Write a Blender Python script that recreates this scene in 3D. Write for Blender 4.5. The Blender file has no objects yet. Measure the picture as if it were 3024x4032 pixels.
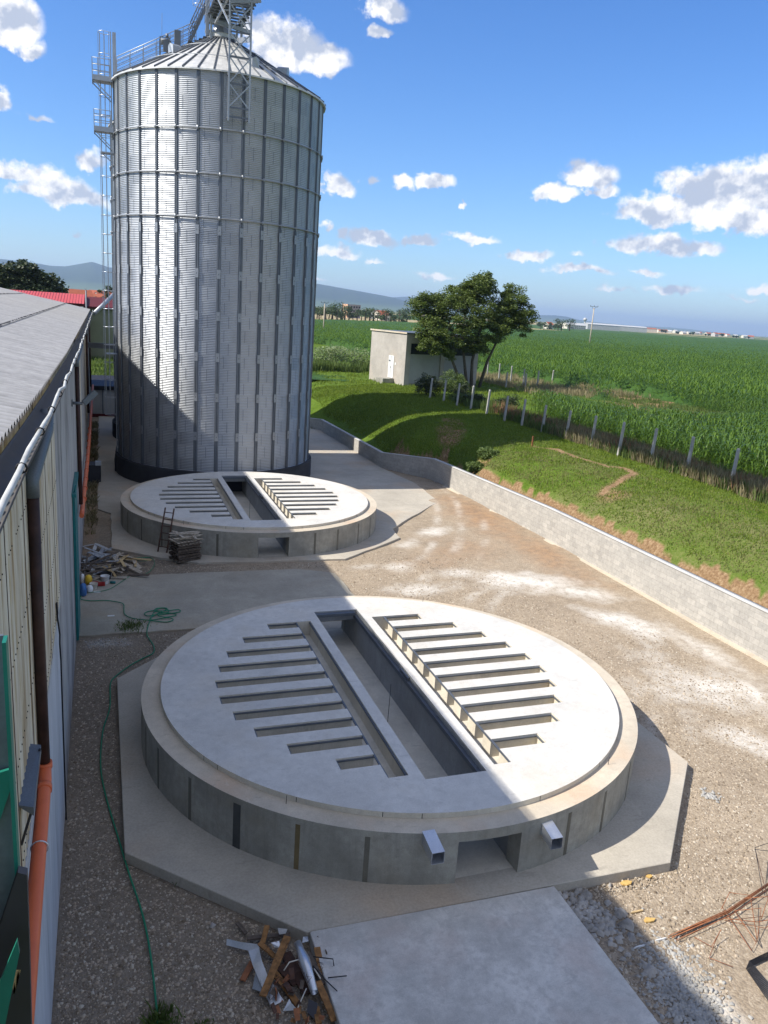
import bpy, bmesh, math, random
import numpy as np
from mathutils import Vector, Matrix
from mathutils.geometry import delaunay_2d_cdt
random.seed(7); RNG = np.random.default_rng(7)
PI = math.pi
scene = bpy.context.scene
COL = scene.collection

# ------------------------------------------------------------ camera, sky, sun, exposure
ZC = 12.87
RIGHT = Vector((0.942755, -0.326653, 0.06716)); UP = Vector((0.019447, 0.254894, 0.966773)); FWD = Vector((0.332918, 0.910125, -0.246655))
cam_d = bpy.data.cameras.new("camera"); cam = bpy.data.objects.new("camera", cam_d); COL.objects.link(cam)
cam_d.sensor_fit = 'VERTICAL'; cam_d.sensor_height = 36; cam_d.sensor_width = 27; cam_d.lens = 36*3120.99/4032
cam_d.clip_start = 0.1; cam_d.clip_end = 60000
M = Matrix.Identity(4)
for i in range(3):
    M[i][0] = RIGHT[i]; M[i][1] = UP[i]; M[i][2] = -FWD[i]
M[0][3], M[1][3], M[2][3] = 0, 0, ZC
cam.matrix_world = M
scene.camera = cam

SUN_EL = 43.8
sun_d = bpy.data.lights.new("sun", 'SUN'); sun = bpy.data.objects.new("sun", sun_d); COL.objects.link(sun)
sun_d.energy = 4.5; sun_d.angle = math.radians(0.53); sun_d.color = (1.0, 0.945, 0.86)
sdir = Vector((-math.cos(math.radians(SUN_EL)), 0.0, math.sin(math.radians(SUN_EL))))
sun.rotation_euler = sdir.to_track_quat('Z', 'Y').to_euler()
sun.location = (-40, 20, 60)

def ray(px, py):          # direction for a point of the picture (0..1659 x 0..2212)
    x = (px*1.82278-1512)/3120.99; y = -(py*1.82278-2016)/3120.99
    return (FWD + RIGHT*x + UP*y)
def at(px, py, dist):     # point at a horizontal distance
    d = ray(px, py); h = math.hypot(d.x, d.y)
    return Vector((0, 0, ZC)) + d*(dist/h)
def atz(px, py, z):
    d = ray(px, py); t = (z-ZC)/d.z
    return Vector((0, 0, ZC)) + d*t
def aty(px, py, Y):
    d = ray(px, py); return Vector((0, 0, ZC)) + d*(Y/d.y)

# world: Nishita sky with procedural clouds
world = bpy.data.worlds.new("World"); scene.world = world; world.use_nodes = True
wt = world.node_tree; wt.nodes.clear()
def WN(t, **k):
    n = wt.nodes.new(t)
    for a, b in k.items(): setattr(n, a, b)
    return n
sky = WN('ShaderNodeTexSky', sky_type='NISHITA'); sky.sun_disc = False
sky.sun_elevation = math.radians(SUN_EL); sky.sun_rotation = math.radians(270)   # sun in the -X direction
sky.air_density = 1.1; sky.dust_density = 0.4; sky.ozone_density = 2.2; sky.altitude = 300
geo = WN('ShaderNodeNewGeometry')     # Incoming = -view dir in world
vm = WN('ShaderNodeVectorMath', operation='SCALE'); vm.inputs['Scale'].default_value = -1
tc = WN('ShaderNodeTexCoord')
DIR = tc.outputs['Generated']
def math_n(op, a, b=None, clamp=False):
    n = WN('ShaderNodeMath', operation=op); n.use_clamp = clamp
    for i, v in enumerate([a, b]):
        if v is None: continue
        if hasattr(v, 'is_output') or not isinstance(v, (int, float)): wt.links.new(v, n.inputs[i])
        else: n.inputs[i].default_value = v
    return n.outputs[0]
sep = WN('ShaderNodeSeparateXYZ'); wt.links.new(DIR, sep.inputs[0])
# warp of the direction, gives ragged cloud outlines
nz = WN('ShaderNodeTexNoise'); nz.inputs['Scale'].default_value = 16; nz.inputs['Detail'].default_value = 7; nz.inputs['Roughness'].default_value = 0.62
wt.links.new(DIR, nz.inputs['Vector'])
nzl = WN('ShaderNodeTexNoise'); nzl.inputs['Scale'].default_value = 5.5; nzl.inputs['Detail'].default_value = 6; nzl.inputs['Roughness'].default_value = .6
wt.links.new(DIR, nzl.inputs['Vector'])
# cumulus: (az px, el px, half width, half height) measured in degrees
CL = []
def cloud(px, py, w, h, k=1.0):
    d = ray(px, py); az = math.degrees(math.atan2(d.x, d.y)); el = math.degrees(math.atan2(d.z, math.hypot(d.x, d.y)))
    s = 1/29.9
    CL.append((az, el, w*s, h*s, k))
cloud(615, 95, 80, 52, 1.15); cloud(700, 125, 60, 32, 1.05); cloud(560, 70, 40, 40, .9)
cloud(30, 45, 45, 50, 1.1); cloud(65, 105, 30, 22, .9); cloud(5, 95, 20, 16, .8); cloud(5, 215, 20, 26, .85); cloud(75, 250, 30, 9, .6)
cloud(45, 362, 62, 22, 1.0); cloud(115, 395, 75, 34, 1.15); cloud(170, 425, 60, 26, 1.0); cloud(195, 345, 40, 20, .7); cloud(160, 508, 9, 8, .7)
cloud(835, 12, 45, 28, .9); cloud(820, 68, 26, 12, .7)
cloud(725, 403, 34, 28, 1.1); cloud(935, 388, 40, 22, 1.1); cloud(878, 400, 25, 13, .85); cloud(805, 393, 26, 11, .65); cloud(1003, 444, 9, 7, .8)
cloud(1280, 375, 58, 34, 1.2); cloud(1195, 415, 50, 22, 1.1); cloud(1305, 415, 38, 20, .95)
cloud(1570, 405, 115, 52, 1.25); cloud(1440, 455, 100, 34, 1.15); cloud(1600, 470, 100, 34, 1.1); cloud(1660, 400, 60, 60, 1.1)
cloud(1425, 525, 95, 24, 1.05); cloud(1520, 530, 40, 18, .8)
cloud(800, 512, 62, 22, 1.05); cloud(905, 520, 42, 18, .9); cloud(720, 540, 60, 16, .8); cloud(1012, 512, 62, 14, .95); cloud(720, 482, 14, 14, .7)
cloud(1142, 550, 46, 14, .95); cloud(950, 597, 42, 12, .75); cloud(1250, 585, 75, 14, .7); cloud(1405, 585, 40, 9, .7); cloud(1455, 622, 60, 12, .75)
cloud(1330, 628, 60, 10, .5); cloud(1640, 620, 40, 14, .75); cloud(1255, 550, 26, 8, .5); cloud(810, 565, 36, 8, .6); cloud(1600, 645, 50, 8, .45); cloud(700, 595, 30, 7, .4)
# clouds added out of view round the sky, for fill light and reflections
for az, el, w, h in ((-75, 30, 16, 7), (-110, 22, 14, 6), (-150, 35, 20, 8), (170, 20, 16, 6), (120, 30, 18, 7), (90, 16, 12, 4), (-90, 62, 40, 9), (60, 66, 45, 8), (180, 58, 50, 9), (-20, 74, 60, 7), (-130, 50, 22, 7), (110, 48, 20, 7), (-70, 44, 12, 5), (140, 12, 20, 4), (-60, 12, 14, 4), (-35, 22, 8, 4), (75, 40, 12, 5)):
    CL.append((az, el, w, h, 1.0))
# az/el of the direction
az = math_n('ARCTAN2', sep.outputs[0], sep.outputs[1]); azd = math_n('MULTIPLY', az, 57.29578)
xy = math_n('SQRT', math_n('ADD', math_n('MULTIPLY', sep.outputs[0], sep.outputs[0]), math_n('MULTIPLY', sep.outputs[1], sep.outputs[1])))
eld = math_n('MULTIPLY', math_n('ARCTAN2', sep.outputs[2], xy), 57.29578)
cb = WN('ShaderNodeCombineXYZ'); wt.links.new(azd, cb.inputs[0]); wt.links.new(eld, cb.inputs[1])
# domain warp in degrees
nw = WN('ShaderNodeTexNoise'); nw.inputs['Scale'].default_value = .45; nw.inputs['Detail'].default_value = 5; nw.inputs['Roughness'].default_value = .6
wt.links.new(cb.outputs[0], nw.inputs['Vector'])
ws = WN('ShaderNodeVectorMath', operation='SUBTRACT'); wt.links.new(nw.outputs['Color'], ws.inputs[0]); ws.inputs[1].default_value = (.5, .5, .5)
wm = WN('ShaderNodeVectorMath', operation='MULTIPLY'); wt.links.new(ws.outputs[0], wm.inputs[0]); wm.inputs[1].default_value = (3.4, 2.2, 0)
wa = WN('ShaderNodeVectorMath', operation='ADD'); wt.links.new(cb.outputs[0], wa.inputs[0]); wt.links.new(wm.outputs[0], wa.inputs[1])
dens = None; under = None
for (a, e, w, h, k) in CL:
    mp = WN('ShaderNodeVectorMath', operation='SUBTRACT'); wt.links.new(wa.outputs[0], mp.inputs[0]); mp.inputs[1].default_value = (a, e-h*.25, 0)
    dv = WN('ShaderNodeVectorMath', operation='MULTIPLY'); wt.links.new(mp.outputs[0], dv.inputs[0]); dv.inputs[1].default_value = (1/w, 1/h, 0)
    d2 = WN('ShaderNodeVectorMath', operation='MULTIPLY'); wt.links.new(dv.outputs[0], d2.inputs[0]); d2.inputs[1].default_value = (-1, -1.75, 0)
    d3 = WN('ShaderNodeVectorMath', operation='MAXIMUM'); wt.links.new(dv.outputs[0], d3.inputs[0]); wt.links.new(d2.outputs[0], d3.inputs[1])
    ln = WN('ShaderNodeVectorMath', operation='LENGTH'); wt.links.new(d3.outputs[0], ln.inputs[0])
    v = math_n('MULTIPLY', math_n('SUBTRACT', 1.38, ln.outputs['Value'], False), k)
    dens = v if dens is None else math_n('SMOOTH_MAX', dens, v)
    if dens is not v: dens.node.inputs[2].default_value = .12
nf = WN('ShaderNodeTexNoise'); nf.inputs['Scale'].default_value = .9; nf.inputs['Detail'].default_value = 8; nf.inputs['Roughness'].default_value = .62
wt.links.new(cb.outputs[0], nf.inputs['Vector'])
nsub = math_n('MULTIPLY', math_n('SUBTRACT', nf.outputs['Fac'], .5), 1.15)
dd = math_n('ADD', dens, nsub)
mr = WN('ShaderNodeMapRange', interpolation_type='SMOOTHSTEP'); wt.links.new(dd, mr.inputs[0]); mr.inputs[1].default_value = .22; mr.inputs[2].default_value = .75; mr.inputs[3].default_value = 0; mr.inputs[4].default_value = .96
# shading: billow relief lit from the upper left (sun side) by comparing a shifted sample
def shifted(off):
    s = WN('ShaderNodeVectorMath', operation='ADD'); wt.links.new(cb.outputs[0], s.inputs[0]); s.inputs[1].default_value = off
    n = WN('ShaderNodeTexNoise'); n.inputs['Scale'].default_value = .55; n.inputs['Detail'].default_value = 5; n.inputs['Roughness'].default_value = .55
    wt.links.new(s.outputs[0], n.inputs['Vector']); return n.outputs['Fac']
rel = math_n('MULTIPLY', math_n('SUBTRACT', shifted((0, 0, 0)), shifted((-.5, 1.1, 0))), 2.8)
core = math_n('SUBTRACT', .74, math_n('MULTIPLY', dens, .06))
lum = math_n('ADD', core, rel, False)
cr = WN('ShaderNodeValToRGB'); wt.links.new(lum, cr.inputs[0])
cr.color_ramp.elements[0].position = .38; cr.color_ramp.elements[0].color = (.44, .49, .60, 1)
cr.color_ramp.elements[1].position = .92; cr.color_ramp.elements[1].color = (.96, .94, .92, 1)
csc = WN('ShaderNodeVectorMath', operation='SCALE'); wt.links.new(cr.outputs[0], csc.inputs[0]); csc.inputs['Scale'].default_value = 6.3
sc_s = WN('ShaderNodeHueSaturation'); wt.links.new(sky.outputs[0], sc_s.inputs['Color']); sc_s.inputs['Saturation'].default_value = 1.12; sc_s.inputs['Value'].default_value = 1.0
tn = WN('ShaderNodeValToRGB'); tn.color_ramp.elements[0].position = 0; tn.color_ramp.elements[0].color = (.52, .66, .90, 1); tn.color_ramp.elements[1].position = .40; tn.color_ramp.elements[1].color = (.36, .58, .88, 1)
wt.links.new(math_n('DIVIDE', eld, 60.0), tn.inputs[0])
tm = WN('ShaderNodeMix', data_type='RGBA', blend_type='MULTIPLY'); tm.inputs['Factor'].default_value = 1; wt.links.new(sc_s.outputs[0], tm.inputs['A']); wt.links.new(tn.outputs[0], tm.inputs['B']); sc_s = tm
mx = WN('ShaderNodeMix', data_type='RGBA'); fill_veil = math_n('MULTIPLY', math_n('ADD', math_n('MULTIPLY', sep.outputs[1], -.6), math_n('SUBTRACT', math_n('MULTIPLY', sep.outputs[2], .7), .25)), 2.0)   # added white cloud outside the view, overhead and behind, to neutralise fill light
fill_veil = math_n('MULTIPLY', math_n('MINIMUM', math_n('MAXIMUM', fill_veil, 0.0), .42), math_n('ADD', nzl.outputs['Fac'], .35))
wt.links.new(math_n('MAXIMUM', mr.outputs[0], fill_veil), mx.inputs['Factor']); wt.links.new(sc_s.outputs['Result'], mx.inputs['A']); wt.links.new(csc.outputs[0], mx.inputs['B'])
bg = WN('ShaderNodeBackground'); bg.inputs['Strength'].default_value = 0.13; wt.links.new(mx.outputs['Result'], bg.inputs['Color'])
wo = WN('ShaderNodeOutputWorld'); wt.links.new(bg.outputs[0], wo.inputs[0])
try: world.cycles.sampling_method = 'MANUAL'; world.cycles.sample_map_resolution = 1024
except Exception: pass

scene.view_settings.view_transform = 'Standard'; scene.view_settings.look = 'None'
scene.view_settings.gamma = 1; scene.view_settings.exposure = 0.66; scene.view_settings.use_curve_mapping = False
scene.cycles.max_bounces = 6; scene.cycles.diffuse_bounces = 3; scene.cycles.glossy_bounces = 3; scene.cycles.volume_bounces = 0
scene.cycles.use_denoising = True
scene.cycles.volume_step_rate = 10

# ------------------------------------------------------------ material helpers
class NT:
    def __init__(s, name):
        s.m = bpy.data.materials.new(name); s.m.use_nodes = True; s.t = s.m.node_tree
        s.b = s.t.nodes['Principled BSDF']; s.out = s.t.nodes['Material Output']
        s.tc = None
    def n(s, t, **k):
        x = s.t.nodes.new(t)
        for a, b in k.items(): setattr(x, a, b)
        return x
    def l(s, a, b): s.t.links.new(a, b)
    def coord(s, scale=(1, 1, 1), rot=(0, 0, 0)):
        if s.tc is None: s.tc = s.n('ShaderNodeNewGeometry')
        m = s.n('ShaderNodeMapping'); m.inputs['Scale'].default_value = scale; m.inputs['Rotation'].default_value = rot
        s.l(s.tc.outputs['Position'], m.inputs[0]); return m.outputs[0]
    def objcoord(s, scale=(1, 1, 1)):
        t = s.n('ShaderNodeTexCoord'); m = s.n('ShaderNodeMapping'); m.inputs['Scale'].default_value = scale
        s.l(t.outputs['Object'], m.inputs[0]); return m.outputs[0]
    def noise(s, vec, scale, detail=5, rough=.55):
        x = s.n('ShaderNodeTexNoise'); x.inputs['Scale'].default_value = scale; x.inputs['Detail'].default_value = detail; x.inputs['Roughness'].default_value = rough
        s.l(vec, x.inputs['Vector']); return x.outputs['Fac']
    def ramp(s, fac, stops):
        x = s.n('ShaderNodeValToRGB'); s.l(fac, x.inputs[0]); e = x.color_ramp.elements
        while len(e) < len(stops): e.new(.5)
        for i, (p, c) in enumerate(stops):
            e[i].position = p; e[i].color = (c[0], c[1], c[2], 1) if not isinstance(c, (int, float)) else (c, c, c, 1)
        return x.outputs['Color']
    def mix(s, fac, a, b, bt='MIX'):
        x = s.n('ShaderNodeMix', data_type='RGBA', blend_type=bt)
        for v, k in ((fac, 'Factor'), (a, 'A'), (b, 'B')):
            i = [q for q in x.inputs if q.name == k and (q.type == ('VALUE' if k == 'Factor' else 'RGBA'))][0]
            if isinstance(v, (int, float)): i.default_value = v
            elif isinstance(v, tuple): i.default_value = (v[0], v[1], v[2], 1)
            else: s.l(v, i)
        return [q for q in x.outputs if q.type == 'RGBA'][0]
    def math(s, op, a, b=None, clamp=False):
        x = s.n('ShaderNodeMath', operation=op); x.use_clamp = clamp
        for i, v in enumerate((a, b)):
            if v is None: continue
            if isinstance(v, (int, float)): x.inputs[i].default_value = v
            else: s.l(v, x.inputs[i])
        return x.outputs[0]
    def bump(s, h, strength=.3, dist=.02):
        x = s.n('ShaderNodeBump'); x.inputs['Strength'].default_value = strength; x.inputs['Distance'].default_value = dist
        s.l(h, x.inputs['Height']); s.l(x.outputs[0], s.b.inputs['Normal']); return x
    def col(s, c):
        if isinstance(c, tuple): s.b.inputs['Base Color'].default_value = (c[0], c[1], c[2], 1)
        else: s.l(c, s.b.inputs['Base Color'])
    def set(s, rough=.8, metal=0, spec=.3):
        s.b.inputs['Roughness'].default_value = rough; s.b.inputs['Metallic'].default_value = metal; s.b.inputs['Specular IOR Level'].default_value = spec
        return s

def attr(N, name):
    a = N.n('ShaderNodeAttribute'); a.attribute_name = name; return a.outputs['Fac']

def concrete(name, base, var=.18, stain=(.5, .45, .38), sfac=.25, scale=1.0, blotch=.35, drip=0.0, rough=.85):
    N = NT(name); P = N.coord()
    n1 = N.noise(P, .55*scale, 6, .62); n2 = N.noise(P, 3.2*scale, 6, .65); n3 = N.noise(P, 28*scale, 3, .6)
    lo = tuple(c*(1-var*1.3) for c in base); hi = tuple(min(c*(1+var), .9) for c in base)
    c = N.ramp(n1, [(.3, lo), (.7, hi)])
    c = N.mix(N.math('MULTIPLY', N.ramp(n2, [(.42, 0), (.75, 1)]), blotch), c, tuple(b*.72 for b in base))
    st = N.ramp(N.noise(N.coord((.35, .35, .35)), 1.1*scale, 4), [(.52, 0), (.68, 1)])
    c = N.mix(N.math('MULTIPLY', st, sfac), c, tuple(base[i]*stain[i]*1.9 for i in range(3)))
    c = N.mix(.12, c, N.ramp(n3, [(.3, .1), (.7, .9)]), 'OVERLAY')
    sc_ = N.ramp(N.noise(N.coord((1.0*scale, 3.2*scale, 1.0*scale), (0, 0, .6)), 1.7, 7, .72), [(.60, 0), (.66, 1)]); c = N.mix(N.math('MULTIPLY', sc_, .5), c, tuple(b*.66 for b in base))
    sl_ = N.ramp(N.noise(N.coord((2.6*scale, 1.0*scale, 1.0*scale), (0, 0, .2)), 1.1, 7, .7), [(.60, 0), (.70, 1)]); c = N.mix(N.math('MULTIPLY', sl_, .45), c, tuple(min(.8, b*1.22) for b in base))
    if drip:
        s = N.noise(N.coord((3.0, 3.0, .22)), 1.6, 5, .7)
        c = N.mix(N.math('MULTIPLY', N.ramp(s, [(.5, 0), (.72, 1)]), drip), c, tuple(b*.42 for b in base))
    N.col(c); N.set(rough, 0, .25); N.bump(N.math('ADD', n2, N.math('MULTIPLY', n3, .4)), .25, .012)
    return N.m
MAT = {}
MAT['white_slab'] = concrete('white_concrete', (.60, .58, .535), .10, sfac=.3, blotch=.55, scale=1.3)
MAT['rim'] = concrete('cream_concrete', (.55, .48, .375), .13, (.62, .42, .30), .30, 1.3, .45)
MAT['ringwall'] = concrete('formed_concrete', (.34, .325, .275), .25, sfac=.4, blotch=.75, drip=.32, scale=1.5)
MAT['pavement'] = concrete('pavement_concrete', (.435, .395, .325), .14, (.62, .47, .35), .4, .6, .35)
MAT['pad'] = concrete('old_pavement_concrete', (.38, .345, .275), .2, (.62, .5, .38), .35, .5, .5)
MAT['apron'] = concrete('apron_concrete', (.58, .555, .505), .2, (.45, .38, .36), .45, 1.6, 1.0)
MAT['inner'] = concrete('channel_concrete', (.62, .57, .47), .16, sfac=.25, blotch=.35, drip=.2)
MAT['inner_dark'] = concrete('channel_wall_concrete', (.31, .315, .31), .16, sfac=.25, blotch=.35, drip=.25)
MAT['joint'] = concrete('joint_concrete', (.16, .15, .12), .2)
MAT['joint_brown'] = concrete('stained_joint_concrete', (.20, .15, .075), .2)
MAT['joint_wet'] = concrete('wet_joint_concrete', (.065, .067, .065), .4, rough=.4)
MAT['dark_base'] = concrete('bitumen_coated_concrete', (.045, .048, .055), .25, scale=1.2, blotch=.4)
MAT['post'] = concrete('post_concrete', (.38, .37, .345), .15, scale=3)

def metal(name, col, rough=.4, met=.85, var=.12, scale=2.0, spangle=True):
    N = NT(name); P = N.coord()
    n1 = N.noise(P, scale, 5, .6); n2 = N.noise(P, 40, 2, .5)
    c = N.ramp(n1, [(.3, tuple(x*(1-var) for x in col)), (.7, tuple(min(1, x*(1+var)) for x in col))])
    if spangle: c = N.mix(.15, c, N.ramp(n2, [(.35, .2), (.65, .8)]), 'OVERLAY')
    N.col(c); N.set(rough, met, .5)
    N.l(N.ramp(n1, [(.3, rough*.85), (.7, rough*1.2)]), N.b.inputs['Roughness']); return N.m
MAT['galv'] = metal('galvanised_steel', (.40, .42, .44), .5, .7)
MAT['galv_dark'] = metal('dull_galvanised_steel', (.155, .17, .19), .55, .6)
MAT['galv_roof'] = metal('galvanised_roof_sheet', (.60, .595, .565), .5, .3)
MAT['plate'] = metal('splice_plate_steel', (.30, .315, .33), .5, .6)
MAT['galv_bright'] = metal('bright_galvanised_sheet', (.62, .64, .67), .35, .8)
MAT['rust'] = metal('rusty_steel', (.27, .105, .045), .8, .1, .4, 6, False)
MAT['rust_dark'] = metal('dark_rusty_steel', (.09, .045, .03), .8, .1, .4, 6, False)
MAT['gutterm'] = metal('dirty_gutter_zinc', (.075, .07, .065), .7, .2, .4, 4, False)
MAT['black_steel'] = metal('black_steel', (.035, .035, .04), .5, .4, .2, 4, False)

def plain(name, col, rough=.6, var=.12, scale=4, metal_=0, spec=.3):
    N = NT(name); n1 = N.noise(N.coord(), scale, 5, .6)
    N.col(N.ramp(n1, [(.3, tuple(x*(1-var) for x in col)), (.7, tuple(min(1, x*(1+var)) for x in col))])); N.set(rough, metal_, spec); return N.m
MAT['orange'] = plain('orange_plastic', (.62, .14, .055), .45, .06)
MAT['teal'] = plain('teal_paint', (.012, .15, .105), .45, .15)
MAT['teal_door'] = plain('teal_door_paint', (.015, .15, .15), .5, .15)
MAT['hose'] = plain('green_rubber_hose', (.02, .20, .10), .45, .1)
MAT['white_paint'] = plain('white_plastic', (.70, .70, .68), .5, .05)
MAT['conduit'] = plain('weathered_white_conduit', (.46, .46, .43), .6, .3, 1.5)
MAT['brown_pipe'] = plain('brown_painted_pipe', (.045, .022, .018), .55, .5, 3)
MAT['grey_pipe'] = metal('zinc_pipe', (.13, .15, .17), .5, .4)
MAT['black'] = plain('black_rubber', (.012, .012, .013), .6, .1)
MAT['glass'] = plain('dark_window_glass', (.02, .025, .03), .15, .1)
MAT['red_roof'] = plain('red_sheet_roof', (.50, .085, .075), .5, .1)
MAT['red_wall'] = plain('dark_red_wall', (.10, .015, .015), .7)
MAT['olive'] = plain('olive_render', (.21, .215, .14), .9, .1, .6)
MAT['plaster_white'] = concrete('white_plaster', (.45, .45, .44), .12, scale=1)
MAT['tile'] = plain('orange_roof_tile', (.36, .10, .05), .8, .15, 1)
MAT['cream'] = plain('cream_render', (.62, .57, .47), .9, .08, .5)
MAT['salmon'] = plain('salmon_render', (.62, .38, .25), .9, .08, .5)
MAT['greywall'] = plain('grey_render', (.27, .25, .24), .9, .1, .3)
MAT['wood'] = plain('weathered_timber', (.42, .36, .28), .85, .35, 9)
MAT['wood_dark'] = plain('dark_weathered_timber', (.115, .09, .07), .9, .4, 7)
MAT['wood_new'] = plain('pale_timber', (.50, .36, .18), .8, .2, 9)
MAT['wood_brown'] = plain('rotten_brown_timber', (.25, .125, .045), .85, .5, 8)
MAT['bark'] = plain('bark', (.10, .085, .065), .95, .4, 5)
MAT['yellow'] = plain('yellow_plastic', (.75, .48, .04), .5, .1)
MAT['red'] = plain('red_plastic', (.30, .02, .02), .5, .1)
MAT['blue_bag'] = plain('blue_paper_bag', (.05, .14, .33), .6, .4, 7)
MAT['foam'] = plain('yellow_foam', (.55, .36, .12), .9, .2, 8)
MAT['stone'] = concrete('crushed_stone', (.36, .34, .31), .35, scale=4)
MAT['stone_pale'] = concrete('pale_crushed_stone', (.36, .35, .325), .3, scale=4)

def leafmat(name, lo, hi, rough=.55, trans=.25, ns=.9):
    N = NT(name); g = N.n('ShaderNodeNewGeometry')
    P = N.coord(); n = N.noise(P, ns, 3)
    rnd = g.outputs['Random Per Island']
    c = N.ramp(N.math('ADD', N.math('MULTIPLY', rnd, .6), N.math('MULTIPLY', n, .5)), [(.2, lo), (.8, hi)])
    N.col(c); N.set(rough, 0, .35)
    tr = N.n('ShaderNodeBsdfTranslucent'); N.l(N.mix(.5, c, (hi[0]*1.3, hi[1]*1.5, hi[2]*.7)), tr.inputs[0])
    ms = N.n('ShaderNodeMixShader'); ms.inputs[0].default_value = trans
    N.l(N.b.outputs[0], ms.inputs[1]); N.l(tr.outputs[0], ms.inputs[2]); N.l(ms.outputs[0], N.out.inputs['Surface'])
    return N.m
MAT['walnut'] = leafmat('walnut_leaves', (.042, .072, .013), (.14, .18, .04))
MAT['darkleaf'] = leafmat('dark_foliage', (.018, .032, .012), (.05, .068, .022), trans=.12)
MAT['farleaf'] = leafmat('distant_foliage', (.025, .05, .015), (.06, .095, .03), trans=.15)
MAT['corn'] = leafmat('corn_leaves', (.022, .060, .006), (.12, .20, .028), .36, .3, .07)
MAT['weed'] = leafmat('dry_weed_leaves', (.16, .135, .075), (.32, .27, .16), .8, .3)
MAT['weed_green'] = leafmat('green_weed_leaves', (.05, .09, .02), (.14, .19, .05), .6, .25)
MAT['weed_red'] = leafmat('brown_dock_stems', (.15, .08, .045), (.25, .15, .08), .8, .1)
MAT['grass'] = leafmat('grass_blades', (.075, .12, .012), (.19, .245, .03), .6, .3)
MAT['drygrass'] = leafmat('dry_grass_blades', (.115, .125, .035), (.24, .225, .09), .7, .3)
MAT['elder'] = leafmat('elder_leaves', (.11, .16, .06), (.28, .33, .17), .6, .25)

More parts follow.
